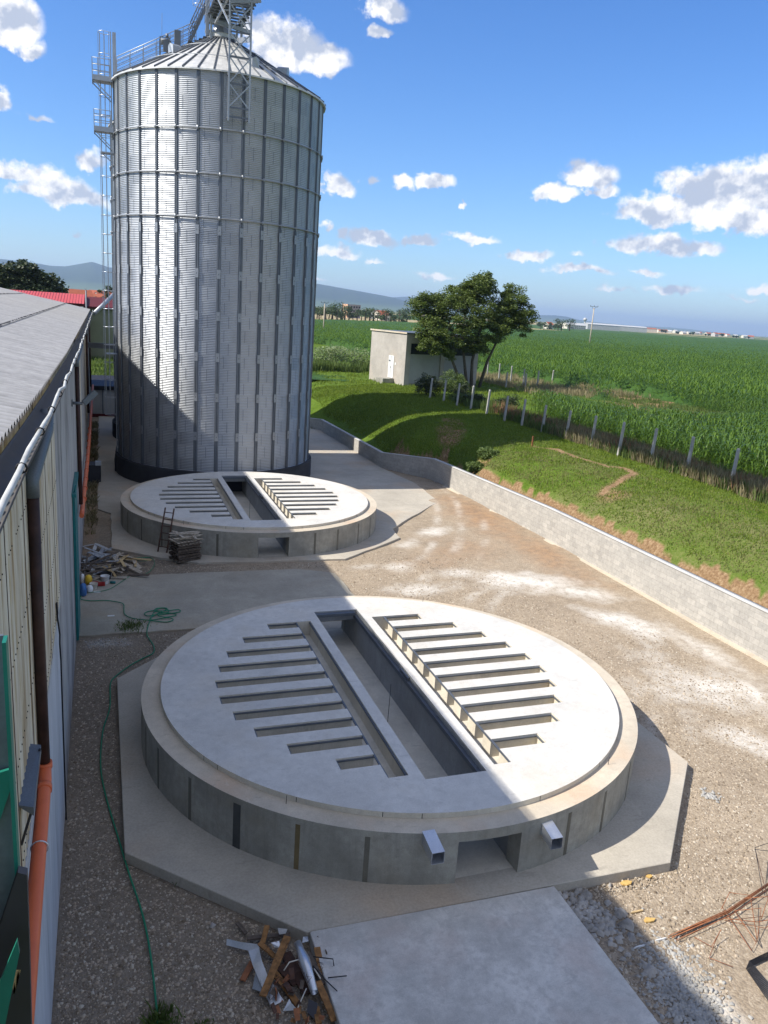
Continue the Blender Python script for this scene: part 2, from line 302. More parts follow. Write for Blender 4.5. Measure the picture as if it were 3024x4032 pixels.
# ------------------------------------------------------------ mesh helpers
def tag(o, label=None, cat=None, group=None, kind=None):
    if label: o['label'] = label
    if cat: o['category'] = cat
    if group: o['group'] = group
    if kind: o['kind'] = kind
    return o
def empty(name, loc, label, cat, group=None):
    o = bpy.data.objects.new(name, None); COL.objects.link(o); o.location = loc; o.empty_display_size = .3
    return tag(o, label, cat, group)
def link(name, me, parent=None):
    o = bpy.data.objects.new(name, me); COL.objects.link(o)
    if parent is not None:
        o.parent = parent
        # geometry is written in world space: undo the parents' location
        loc = Vector(parent.location); p = parent.parent
        while p is not None: loc += Vector(p.location); p = p.parent
        if getattr(me, '_w', True): o.location = -loc
    return o
class MB:
    def __init__(s): s.v = []; s.f = []; s.mi = []; s.cur = 0; s.smooth = False; s.sm = []
    def face(s, idx): s.f.append(idx); s.mi.append(s.cur); s.sm.append(s.smooth)
    def add(s, vs, fs):
        b = len(s.v); s.v.extend([tuple(q) for q in vs])
        for f in fs: s.face([b+i for i in f])
    def box(s, a, b):
        x0, y0, z0 = a; x1, y1, z1 = b
        s.add([(x0, y0, z0), (x1, y0, z0), (x1, y1, z0), (x0, y1, z0), (x0, y0, z1), (x1, y0, z1), (x1, y1, z1), (x0, y1, z1)],
              [(0, 3, 2, 1), (4, 5, 6, 7), (0, 1, 5, 4), (1, 2, 6, 5), (2, 3, 7, 6), (3, 0, 4, 7)]); return s
    def bar(s, p, q, w, h=None, up=(0, 0, 1)):      # rectangular bar between two points
        h = h or w; p = Vector(p); q = Vector(q); d = (q-p).normalized(); u = Vector(up)
        if abs(d.dot(u)) > .98: u = Vector((1, 0, 0))
        a = d.cross(u).normalized()*(w/2); c = a.cross(d).normalized()*(h/2)
        vs = [p-a-c, p+a-c, p+a+c, p-a+c, q-a-c, q+a-c, q+a+c, q-a+c]
        s.add(vs, [(0, 1, 2, 3), (7, 6, 5, 4), (0, 4, 5, 1), (1, 5, 6, 2), (2, 6, 7, 3), (3, 7, 4, 0)]); return s
    def tube(s, pts, r, n=8, closed=False, caps=True):
        pts = [Vector(p) for p in pts]; N = len(pts); rs = r if isinstance(r, (list, tuple)) else [r]*N
        rings = []; ref = None; b = len(s.v)
        for i, p in enumerate(pts):
            if closed: d = pts[(i+1) % N]-pts[i-1]
            else: d = pts[min(i+1, N-1)]-pts[max(i-1, 0)]
            d = d.normalized()
            if ref is None: ref = Vector((0, 0, 1)) if abs(d.z) < .9 else Vector((1, 0, 0))
            a = d.cross(ref)
            if a.length < 1e-5: a = d.cross(Vector((0, 1, 0)))
            a.normalize(); c = a.cross(d).normalized(); ref = c
            for k in range(n):
                t = 2*PI*k/n; s.v.append(tuple(p+a*(math.cos(t)*rs[i])+c*(math.sin(t)*rs[i])))
        sm = s.smooth; s.smooth = True
        for i in range(N if closed else N-1):
            j = (i+1) % N
            for k in range(n):
                k2 = (k+1) % n; s.face([b+i*n+k, b+j*n+k, b+j*n+k2, b+i*n+k2])
        s.smooth = sm
        if caps and not closed:
            s.face([b+k for k in range(n)]); s.face([b+(N-1)*n+k for k in range(n)][::-1])
        return s
    def prism(s, poly, z0, z1, bottom=True):       # poly counter-clockwise
        n = len(poly); b = len(s.v)
        s.v.extend([(x, y, z0) for x, y in poly]); s.v.extend([(x, y, z1) for x, y in poly])
        s.face([b+n+i for i in range(n)])
        if bottom: s.face([b+i for i in range(n)][::-1])
        for i in range(n): j = (i+1) % n; s.face([b+i, b+j, b+n+j, b+n+i])
        return s
    def lathe(s, prof, c, n=96, a0=0, a1=2*PI):     # profile [(r,z)] about vertical axis at c
        full = abs(a1-a0-2*PI) < 1e-6; m = n if full else n+1; b = len(s.v)
        for i in range(m):
            t = a0+(a1-a0)*i/n
            for r, z in prof: s.v.append((c[0]+r*math.sin(t), c[1]-r*math.cos(t), z))
        k = len(prof)
        for i in range(n):
            j = (i+1) % m
            for q in range(k-1): s.face([b+i*k+q, b+j*k+q, b+j*k+q+1, b+i*k+q+1])
        return s
    def build(s, name, mat, parent=None, fix=True):
        me = bpy.data.meshes.new(name); me.from_pydata(s.v, [], s.f)
        mats = mat if isinstance(mat, (list, tuple)) else [mat]
        for m in mats: me.materials.append(MAT[m] if isinstance(m, str) else m)
        me.polygons.foreach_set('material_index', s.mi); me.polygons.foreach_set('use_smooth', s.sm)
        if fix and len(s.f) < 20000:
            bm = bmesh.new(); bm.from_mesh(me); bmesh.ops.recalc_face_normals(bm, faces=bm.faces); bm.to_mesh(me); bm.free()
        me.update(); return link(name, me, parent)
def build_split(m, name, mat, parent=None, cap=100):
    # every separate piece becomes an object of its own (at most cap of them, the rest one 'stuff' part)
    par = list(range(len(m.v)))
    def fd(a):
        while par[a] != a: par[a] = par[par[a]]; a = par[a]
        return a
    for f in m.f:
        r = fd(f[0])
        for q in f[1:]: par[fd(q)] = r
    groups = {}
    for i, f in enumerate(m.f): groups.setdefault(fd(f[0]), []).append(i)
    gl = list(groups.values()); out = []
    if len(gl) > cap:
        ctr = lambda fi: -(Vector(m.v[m.f[fi[0]][0]])-Vector((0, 0, ZC))).length
        gl.sort(key=ctr, reverse=True); rest = [i for q in gl[cap-1:] for i in q]; gl = gl[:cap-1]+[rest]
    for n_, fi in enumerate(gl):
        k = MB(); mp = {}
        for i in fi:
            for q in m.f[i]:
                if q not in mp: mp[q] = len(k.v); k.v.append(m.v[q])
            k.f.append([mp[q] for q in m.f[i]]); k.mi.append(m.mi[i]); k.sm.append(m.sm[i])
        o = k.build(name, mat, parent); out.append(o)
        if len(groups) > cap and n_ == len(gl)-1: o['kind'] = 'stuff'
    return out
def np_mesh(name, V, F, mat, parent=None, smooth=False, attrs=None):
    V = np.asarray(V, dtype=np.float32); F = np.asarray(F, dtype=np.int32); k = F.shape[1]
    me = bpy.data.meshes.new(name); me.vertices.add(len(V)); me.vertices.foreach_set('co', V.ravel())
    me.loops.add(F.size); me.loops.foreach_set('vertex_index', F.ravel())
    me.polygons.add(len(F)); me.polygons.foreach_set('loop_start', np.arange(0, F.size, k, dtype=np.int32))
    try: me.polygons.foreach_set('loop_total', np.full(len(F), k, dtype=np.int32))
    except Exception: pass
    me.update(calc_edges=True)
    if smooth: me.polygons.foreach_set('use_smooth', np.ones(len(F), dtype=bool))
    for m in (mat if isinstance(mat, (list, tuple)) else [mat]): me.materials.append(MAT[m] if isinstance(m, str) else m)
    for a, d in (attrs or {}).items():
        at_ = me.attributes.new(a, 'FLOAT', 'POINT'); at_.data.foreach_set('value', np.asarray(d, dtype=np.float32))
    return link(name, me, parent)
def thing1(o, label, cat, group=None): return tag(o, label, cat, group)
def copy_tree(o, parent=None):
    c = o.copy(); COL.objects.link(c)
    if parent is not None: c.parent = parent
    for ch in [x for x in list(COL.objects) if x.parent is o]: copy_tree(ch, c)
    return c
def smin(x, a, b): return np.clip((x-a)/(b-a), 0, 1)
def vnoise(X, Y, seed=0):     # cheap smooth value noise for displacement
    X = np.asarray(X, float); Y = np.asarray(Y, float)
    xi = np.floor(X).astype(int); yi = np.floor(Y).astype(int); xf = X-xi; yf = Y-yi
    def h(a, b): 
        v = np.sin(a*127.1+b*311.7+seed*74.7)*43758.5453; return v-np.floor(v)
    u = xf*xf*(3-2*xf); v = yf*yf*(3-2*yf)
    return (h(xi, yi)*(1-u)+h(xi+1, yi)*u)*(1-v)+(h(xi, yi+1)*(1-u)+h(xi+1, yi+1)*u)*v
def fbm(X, Y, seed=0, o=4):
    s = 0; a = .5; f = 1
    for i in range(o): s = s+a*vnoise(X*f, Y*f, seed+i*13); a *= .5; f *= 2.03
    return s

# ------------------------------------------------------------ setting: terrain, yard, pavements, hills
WPTS = [(8, 25.3, 2.12), (40, 25.2, 2.05), (54.4, 24.75, 1.78), (57.1, 24.7, 1.70), (61.8, 21.95, 1.30), (81.0, 21.8, 1.22), (84.5, 19.3, 1.05)]
def wallX(Y): return np.interp(Y, [p[0] for p in WPTS], [p[1] for p in WPTS])
def terrain_z(X, Y):
    X = np.asarray(X, float); Y = np.asarray(Y, float)
    d = X-wallX(Y)-.25
    north = smin(Y, 58, 64)
    pn = np.interp(d, [0, .5, 2.6, 3.8, 5.5, 8, 11, 30], [.95, 1.15, 2.35, 3.05, 3.6, 3.85, 3.98, 4.0])
    ps = np.interp(d, [0, .35, .6, 1.0, 2.2, 3.2, 5.5, 9, 30], [1.2, 1.45, 2.15, 2.5, 3.0, 3.4, 3.72, 3.88, 4.0])
    pm = np.interp(d, [0, .6, 1.3, 1.9, 3.0, 5.0, 9, 30], [.55, .6, 1.2, 2.45, 3.2, 3.6, 3.85, 4.0])
    mid = smin(Y, 50.5, 53)*(1-smin(Y, 62, 66))
    z = (pn*north+ps*(1-north))*(1-mid)+pm*mid
    z = z+(fbm(X*.5, Y*.5, 3)-.47)*.35*smin(d, .8, 2.5)*(1-smin(d, 12, 30))+(fbm(X*1.7, Y*1.7, 5)-.47)*.16*(1-smin(d, 4, 12))
    west = d < -.05
    north_rise = 3.3+.8*smin(Y, 90, 112)
    z = np.where(west & (Y > 89.2), north_rise, z)
    z = np.where(west & (Y <= 89.2), -.4, z)
    z = np.where((Y > 84) & (Y <= 89.2) & west & (X > 16), 1.2, z)
    z = np.where(X < -38, 3.6, z)
    return z
def grow(a, b, s0, k, mx):
    out = [a]; s = s0
    while out[-1] < b: out.append(out[-1]+s); s = min(s*k, mx)
    return out
xs = sorted([-1.2-q for q in grow(37, 20000, 30, 1.8, 6000)])+[-36, -20, -8, 0, 8, 14, 17, 18.6]+list(np.arange(19, 38, .25))+[38+q for q in grow(0, 20000, .4, 1.12, 5000)]
ys = sorted([-6-q for q in grow(0, 20000, 4, 1.6, 6000)])+list(np.arange(-4, 90, .3))+[89.15, 89.3]+[90+q for q in grow(0, 20000, .7, 1.1, 5000)]
xs = np.array(sorted(set(np.round(xs, 3)))); ys = np.array(sorted(set(np.round(ys, 3))))
GX, GY = np.meshgrid(xs, ys); GZ = terrain_z(GX, GY)
nx, ny = len(xs), len(ys)
V = np.column_stack([GX.ravel(), GY.ravel(), GZ.ravel()])
I = np.arange(nx*ny).reshape(ny, nx)
F = np.column_stack([I[:-1, :-1].ravel(), I[:-1, 1:].ravel(), I[1:, 1:].ravel(), I[1:, :-1].ravel()])
dW = GX-wallX(GY)-.25
scarp_edge = .72+(fbm(GX*.9, GY*.9, 9)-.5)*1.3
soil = (dW < scarp_edge*np.where((GY > 51) & (GY < 63), 2.1, 1)) & (dW > -1) & (GY < 63) & (GY > 0)
soil = soil.astype(float)
for (sx, sy, sr) in ((27.6, 60.5, 1.1), (28.6, 62.6, 1.0), (29.4, 64.4, .8), (27.0, 59.2, .9)):      # bare earth heap in the bank
    soil = np.maximum(soil, 1-smin(np.hypot(GX-sx, (GY-sy)*.7), sr*.6, sr*1.3))
def seg_d(X, Y, pts):
    D = np.full(X.shape, 1e9)
    for (ax, ay), (bx, by) in zip(pts[:-1], pts[1:]):
        t = np.clip(((X-ax)*(bx-ax)+(Y-ay)*(by-ay))/((bx-ax)**2+(by-ay)**2), 0, 1)
        D = np.minimum(D, np.hypot(X-ax-t*(bx-ax), Y-ay-t*(by-ay)))
    return D
trench = [(30.62, 52.16), (31.4, 49.95), (31.47, 46.37), (31.73, 44.07), (32.43, 43.18), (32.16, 41.75), (30.32, 40.48), (28.74, 39.59), (28.0, 39.0)]
soil = np.maximum(soil, (1-smin(seg_d(GX, GY, trench), .06, .3))*.9)
soil = np.maximum(soil, (1-smin(seg_d(GX, GY, trench[4:]), .12, .55))*.75)
soil = np.maximum(soil, (1-smin(seg_d(GX, GY, [(64.2, 96), (64.7, 86), (60.5, 77), (59.5, 68)]), 3, 6)))
soil = np.maximum(soil, (1-smin(np.hypot(GX-28.3, (GY-38.2)), .3, 1.3))*.75)
dry = np.clip((fbm(GX*.35, GY*.35, 21)-.30)*2.6, 0, 1)*(1-smin(dW, 6, 10))*(1-smin(GY, 50, 58))*.9
ter = np_mesh('terrain', V, F, [], None, True, {'soil': soil.ravel(), 'dry': dry.ravel()})
tag(ter, kind='structure')
N = NT('terrain_ground'); P = N.coord()
n1 = N.noise(P, .7, 6, .65); n2 = N.noise(P, 6, 5, .7); n3 = N.noise(P, .12, 4)
gr = N.ramp(n2, [(.25, (.035, .068, .008)), (.5, (.085, .14, .014)), (.78, (.15, .205, .03))])
gr = N.mix(.35, gr, N.ramp(n1, [(.3, (.04, .08, .01)), (.7, (.13, .19, .03))]))
gr = N.mix(N.math('MULTIPLY', attr(N, 'dry'), N.ramp(n2, [(.35, 0), (.6, 1)])), gr, (.185, .165, .08))
so = N.ramp(n2, [(.25, (.10, .058, .03)), (.5, (.235, .15, .08)), (.8, (.42, .31, .19))])
c = N.mix(N.math('MULTIPLY', N.math('ADD', N.math('MULTIPLY', attr(N, 'soil'), 1.6), N.math('SUBTRACT', N.math('MULTIPLY', n2, .9), .55), True), 1.0), gr, so)
# distant farmland: strips of crops
vo = N.n('ShaderNodeTexVoronoi', feature='F1'); vo.inputs['Scale'].default_value = 1; N.l(N.coord((.0011, .0032, 0), (0, 0, .5)), vo.inputs['Vector'])
ff = N.ramp(N.math('FRACT', N.math('MULTIPLY', vo.outputs['Distance'], 1)), [(0, 0), (1, 1)])
sepc = N.n('ShaderNodeSeparateColor'); N.l(vo.outputs['Color'], sepc.inputs[0])
far = N.ramp(sepc.outputs[0], [(0, (.05, .10, .03)), (.28, (.08, .13, .045)), (.34, (.36, .28, .15)), (.55, (.42, .33, .19)), (.6, (.06, .11, .035)), (.85, (.10, .16, .06)), (.9, (.33, .27, .15))])
far_node = far.node; far_node.color_ramp.interpolation = 'CONSTANT'
ln = N.n('ShaderNodeVectorMath', operation='LENGTH'); N.l(P, ln.inputs[0])
mrr = N.n('ShaderNodeMapRange'); N.l(ln.outputs['Value'], mrr.inputs[0]); mrr.inputs[1].default_value = 420; mrr.inputs[2].default_value = 520
c = N.mix(mrr.outputs[0], c, far)
N.col(c); N.set(.95, 0, .1); N.bump(N.math('ADD', n2, n1), .8, .08)
ter.data.materials.append(N.m)

# gravel yard
gx = np.arange(-1.6, 25.6, .2); gy = np.arange(-6, 95, .25)
X2, Y2 = np.meshgrid(gx, gy)
Z2 = (fbm(X2*.45, Y2*.45, 31)-.5)*.07+(fbm(X2*2.2, Y2*2.2, 33)-.5)*.025-.02
Z2 += .10*(1-smin(np.abs(X2-wallX(Y2)), .2, 2.5))*(Y2 < 56)+.13*np.exp(-((X2-22.8)/2.3)**2)*smin(Y2, 26, 40)*(1-smin(Y2, 50, 53))
def blob(X, Y, cx, cy, rx, ry, rot=0, n=.7, seed=0):
    c_, s_ = math.cos(rot), math.sin(rot); dx, dy = X-cx, Y-cy
    u = (dx*c_+dy*s_)/rx; v = (-dx*s_+dy*c_)/ry
    return np.clip(1.25-np.hypot(u, v)+(fbm(X*1.1, Y*1.1, 40+seed)-.5)*2*n, 0, 1)
dust = np.zeros(X2.shape)
for i, (cx, cy, rx, ry, ro, k) in enumerate([(19.8, 33.5, 3.2, 1.5, -.35, 1), (22.3, 31.5, 2.0, 1.0, -.6, .8), (17.3, 35.2, 1.6, .8, 0, .7), (14.2, 33.3, 2.2, .9, .1, .8), (22.0, 27.3, 2.4, 1.1, -1.0, 1), (21.5, 21.4, 3.0, 1.5, -1.1, 1), (19.4, 21.4, 1.4, .7, -1, .6), (19.8, 17.8, 2.0, .8, -1.2, .7), (-.1, 29.35, .9, .45, 0, .7), (14.4, 36.6, .9, .7, 0, .75), (19.2, 42.8, 1.9, .8, .5, .8), (23.6, 24.0, .6, 3, 0, .7), (11.1, 9.9, .5, .9, .3, .9), (14.6, 21.5, .8, .5, 0, .6), (16.4, 40.6, 1.2, .6, .6, .6), (12.5, 36.8, 1.2, .5, .2, .5), (22.5, 18, .9, 4, .15, .4)]):
    dust = np.maximum(dust, blob(X2, Y2, cx, cy, rx, ry, ro, .7, i)*k)
for tr_ in ([(15.5, 30), (18, 32.5), (21, 33), (23.5, 30)], [(17, 20), (20, 22.2), (23, 22), (24.5, 19)], [(17.2, 18.5), (19.6, 21), (22.5, 20.5), (24, 17)], [(14, 34.5), (18.5, 40), (22.5, 49), (23.5, 55)], [(15.6, 34), (20, 39.5), (23.8, 48)], [(20.5, 15), (21.5, 20), (22.3, 27), (22.0, 34)]):
    P4 = [Vector(p) for p in tr_]; cv_ = []
    for i in range(len(P4)-1):
        a0, a1, a2, a3 = P4[max(i-1, 0)], P4[i], P4[i+1], P4[min(i+2, len(P4)-1)]
        for k in range(5): t = k/5; cv_.append(tuple(.5*((2*a1)+(-a0+a2)*t+(2*a0-5*a1+4*a2-a3)*t*t+(-a0+3*a1-3*a2+a3)*t*t*t)))
    for o_ in (-.8, .8): dust = np.maximum(dust, (1-smin(seg_d(X2, Y2, [(x+o_, y_) for x, y_ in cv_]), .08, .35))*np.clip(fbm(X2*.6, Y2*.6, 55)*1.3-.42, 0, .45))
loam = np.maximum(blob(X2, Y2, 23.3, 45.5, 2.0, 7.5, -.08, .5, 60), blob(X2, Y2, 23.6, 37.5, 1.6, 6, 0, .5, 61)*.9)
loam = np.maximum(loam, blob(X2, Y2, 18.5, 38.5, 4.5, 2.2, .5, .6, 62)*.55)
loam = np.maximum(loam, blob(X2, Y2, -.75, 60, .45, 24, 0, .4, 63))
shade_s = blob(X2, Y2, 1.6, 26, 2.2, 16, 0, .4, 64)*.5
V = np.column_stack([X2.ravel(), Y2.ravel(), Z2.ravel()]); nx, ny = len(gx), len(gy); I = np.arange(nx*ny).reshape(ny, nx)
F = np.column_stack([I[:-1, :-1].ravel(), I[:-1, 1:].ravel(), I[1:, 1:].ravel(), I[1:, :-1].ravel()])
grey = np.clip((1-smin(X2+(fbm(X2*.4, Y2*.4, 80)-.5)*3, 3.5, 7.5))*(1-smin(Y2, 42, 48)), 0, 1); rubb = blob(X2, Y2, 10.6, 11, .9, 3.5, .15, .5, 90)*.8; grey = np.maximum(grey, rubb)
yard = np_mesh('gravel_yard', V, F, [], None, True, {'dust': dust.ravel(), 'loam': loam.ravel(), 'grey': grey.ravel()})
tag(yard, kind='structure')
N = NT('gravel'); P = N.coord()
v1 = N.n('ShaderNodeTexVoronoi', feature='F1'); v1.inputs['Scale'].default_value = 15; N.l(P, v1.inputs['Vector'])
v2 = N.n('ShaderNodeTexVoronoi', feature='F1'); v2.inputs['Scale'].default_value = 34; N.l(P, v2.inputs['Vector'])
s1 = N.n('ShaderNodeSeparateColor'); N.l(v1.outputs['Color'], s1.inputs[0]); s2 = N.n('ShaderNodeSeparateColor'); N.l(v2.outputs['Color'], s2.inputs[0])
n1 = N.noise(P, .35, 6, .65); n2 = N.noise(P, 2.5, 6, .7)
c = N.ramp(N.math('ADD', N.math('MULTIPLY', s1.outputs[0], .55), N.math('MULTIPLY', s2.outputs[1], .5)), [(.1, (.13, .098, .068)), (.5, (.30, .24, .17)), (.8, (.48, .40, .30)), (1, (.66, .59, .48))])
c = N.mix(.6, c, N.ramp(n1, [(.3, (.23, .18, .125)), (.7, (.42, .34, .245))]))
c = N.mix(.3, c, N.ramp(n2, [(.3, (.16, .125, .09)), (.75, (.50, .41, .30))]))
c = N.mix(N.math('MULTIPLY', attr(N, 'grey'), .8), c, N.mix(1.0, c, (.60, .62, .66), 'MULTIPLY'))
c = N.mix(N.math('MULTIPLY', attr(N, 'loam'), N.ramp(n2, [(.25, .35), (.6, .95)])), c, N.ramp(n2, [(.3, (.22, .125, .07)), (.7, (.40, .265, .155))]))
c = N.mix(N.math('MULTIPLY', attr(N, 'dust'), N.ramp(n2, [(.3, .25), (.55, 1)])), c, (.66, .625, .56))
N.col(c); N.set(.95, 0, .15)
h = N.math('ADD', N.math('MULTIPLY', v1.outputs['Distance'], -1.0), N.math('MULTIPLY', v2.outputs['Distance'], -.5)); N.bump(h, .45, .035)
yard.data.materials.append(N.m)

def pavement(name, poly, z1, mat, z0=-.1):
    m = MB(); m.prism(poly, z0, z1); o = m.build(name, mat); bev(o, .015); return tag(o, kind='structure')
def bev(o, w, seg=1):
    b = o.modifiers.new('bevel', 'BEVEL'); b.width = w; b.segments = seg; b.limit_method = 'ANGLE'; b.angle_limit = math.radians(40)
def jag(poly, step=.5, amp=.05, seed=1):       # slightly uneven slab edge
    r = random.Random(seed); out = []
    for (a, b) in zip(poly, poly[1:]+poly[:1]):
        L = math.dist(a, b); n = max(1, int(L/step)); nx_, ny_ = -(b[1]-a[1])/L, (b[0]-a[0])/L
        for i in range(n):
            t = i/n; k = 0 if i == 0 else r.uniform(-amp, amp); out.append((a[0]+(b[0]-a[0])*t+nx_*k, a[1]+(b[1]-a[1])*t+ny_*k))
    return out
pavement('foundation_apron', [(.3, 16.75), (3.8, 13.3), (12.93, 13.2), (16.52, 16.9), (16.52, 25.8), (12.9, 29.45), (3.8, 29.45), (.3, 25.85)], .25, 'pavement')
pavement('concrete_ramp', [(3.86, -4), (9.66, -4), (9.64, 13.19), (9.62, 13.193), (3.9, 13.29), (3.86, 13.26)], .262, 'apron')
pavement('concrete_pad', jag([(-1.07, 30.15), (10.9, 30.05), (10.75, 35.9), (9.0, 36.75), (-1.07, 36.95)], .6, .06), .055, 'pad')
pavement('driveway', jag([(-.37, 89), (-.36, 49.3), (.39, 48.2), (.33, 41.2), (2.6, 39.35), (4.4, 38.3), (6.7, 38.15), (11.9, 37.95), (16.25, 41.4), (16.5, 43.4), (22.25, 49.75), (22.7, 55.2), (21.95, 61.75), (21.78, 81), (19.2, 84.5), (15, 89)], .8, .05, 5), .085, 'pavement')

# hills: forested ridges
def ridge(name, prof, D, depth, mat, seed=0, amp=1.0):
    azs = np.linspace(prof[0][0], prof[-1][0], 260); el = np.interp(azs, [p[0] for p in prof], [p[1] for p in prof])
    top = np.maximum(ZC+D*np.tan(np.radians(el)), 4.5)
    rows = [(-1.0, 0), (-.8, .10), (-.6, .28), (-.4, .52), (-.2, .80), (0, 1), (.3, .8), (1, 0)]
    V = []
    for (k, hgt) in rows:
        r = D+k*depth; a = np.radians(azs)
        zz = 3.5+(top-3.5)*hgt*(1+(fbm(azs*1.3+seed, np.full_like(azs, k*3.0), seed)-.5)*(.35 if 0 < hgt < 1 else 0)*amp)
        V.append(np.column_stack([np.sin(a)*r, np.cos(a)*r, zz]))
    V = np.concatenate(V); n = len(azs); I = np.arange(len(rows)*n).reshape(len(rows), n)
    F = np.column_stack([I[:-1, :-1].ravel(), I[:-1, 1:].ravel(), I[1:, 1:].ravel(), I[1:, :-1].ravel()])
    return tag(np_mesh(name, V, F, mat, None, True), kind='structure')
N = NT('forested_hill'); P = N.coord((.002, .002, .004)); n1 = N.noise(P, 1, 6, .65); n2 = N.noise(N.coord((.02, .02, .03)), 1, 4, .7)
c = N.mix(.5, N.ramp(n1, [(.35, (.018, .034, .016)), (.7, (.045, .07, .03))]), N.ramp(n2, [(.3, (.012, .028, .012)), (.7, (.05, .075, .035))]))
sz = N.n('ShaderNodeSeparateXYZ'); N.l(N.coord(), sz.inputs[0]); mh = N.n('ShaderNodeMapRange'); N.l(N.math('ADD', sz.outputs[2], N.math('MULTIPLY', n1, 90)), mh.inputs[0]); mh.inputs[1].default_value = 70; mh.inputs[2].default_value = 130; mh.inputs[3].default_value = .8; mh.inputs[4].default_value = 0
c = N.mix(mh.outputs[0], c, (.10, .14, .06)); N.col(c); N.set(.95, 0, .1); MAT['hill'] = N.m
ridge('hills', [(-34, .1), (-28, 1.0), (-22, 1.4), (-15, 1.1), (-9, 1.45), (-5.8, 1.46), (-4.3, 1.43), (-2.9, 1.29), (-2.0, 1.33), (-1.4, 1.49), (-.4, 1.75), (.6, 1.48), (3, 1.3), (8, 1.5), (12, 1.6), (14.3, 1.44), (16.1, 1.26), (18.1, 1.05), (19.7, .87), (21.0, .6), (23, .4), (26, .15), (29, -.02)], 9500, 3200, 'hill', 2)
ridge('hills', [(17, .5), (19, .8), (20.7, 1.0), (22.5, .85), (25, .65), (28, .42), (29.9, .36), (31.0, .42), (31.8, .38), (32.6, .22), (34, .14), (36, .1), (38.6, .08), (41, .0), (43, -.1)], 13000, 2500, 'hill', 9)
ridge('hills', [(34, -.1), (36.5, .1), (38.5, .15), (39.8, .12), (41.5, .03), (44, -.02), (48, .05), (55, .3), (62, .2), (70, 0)], 17500, 1800, 'hill', 14)

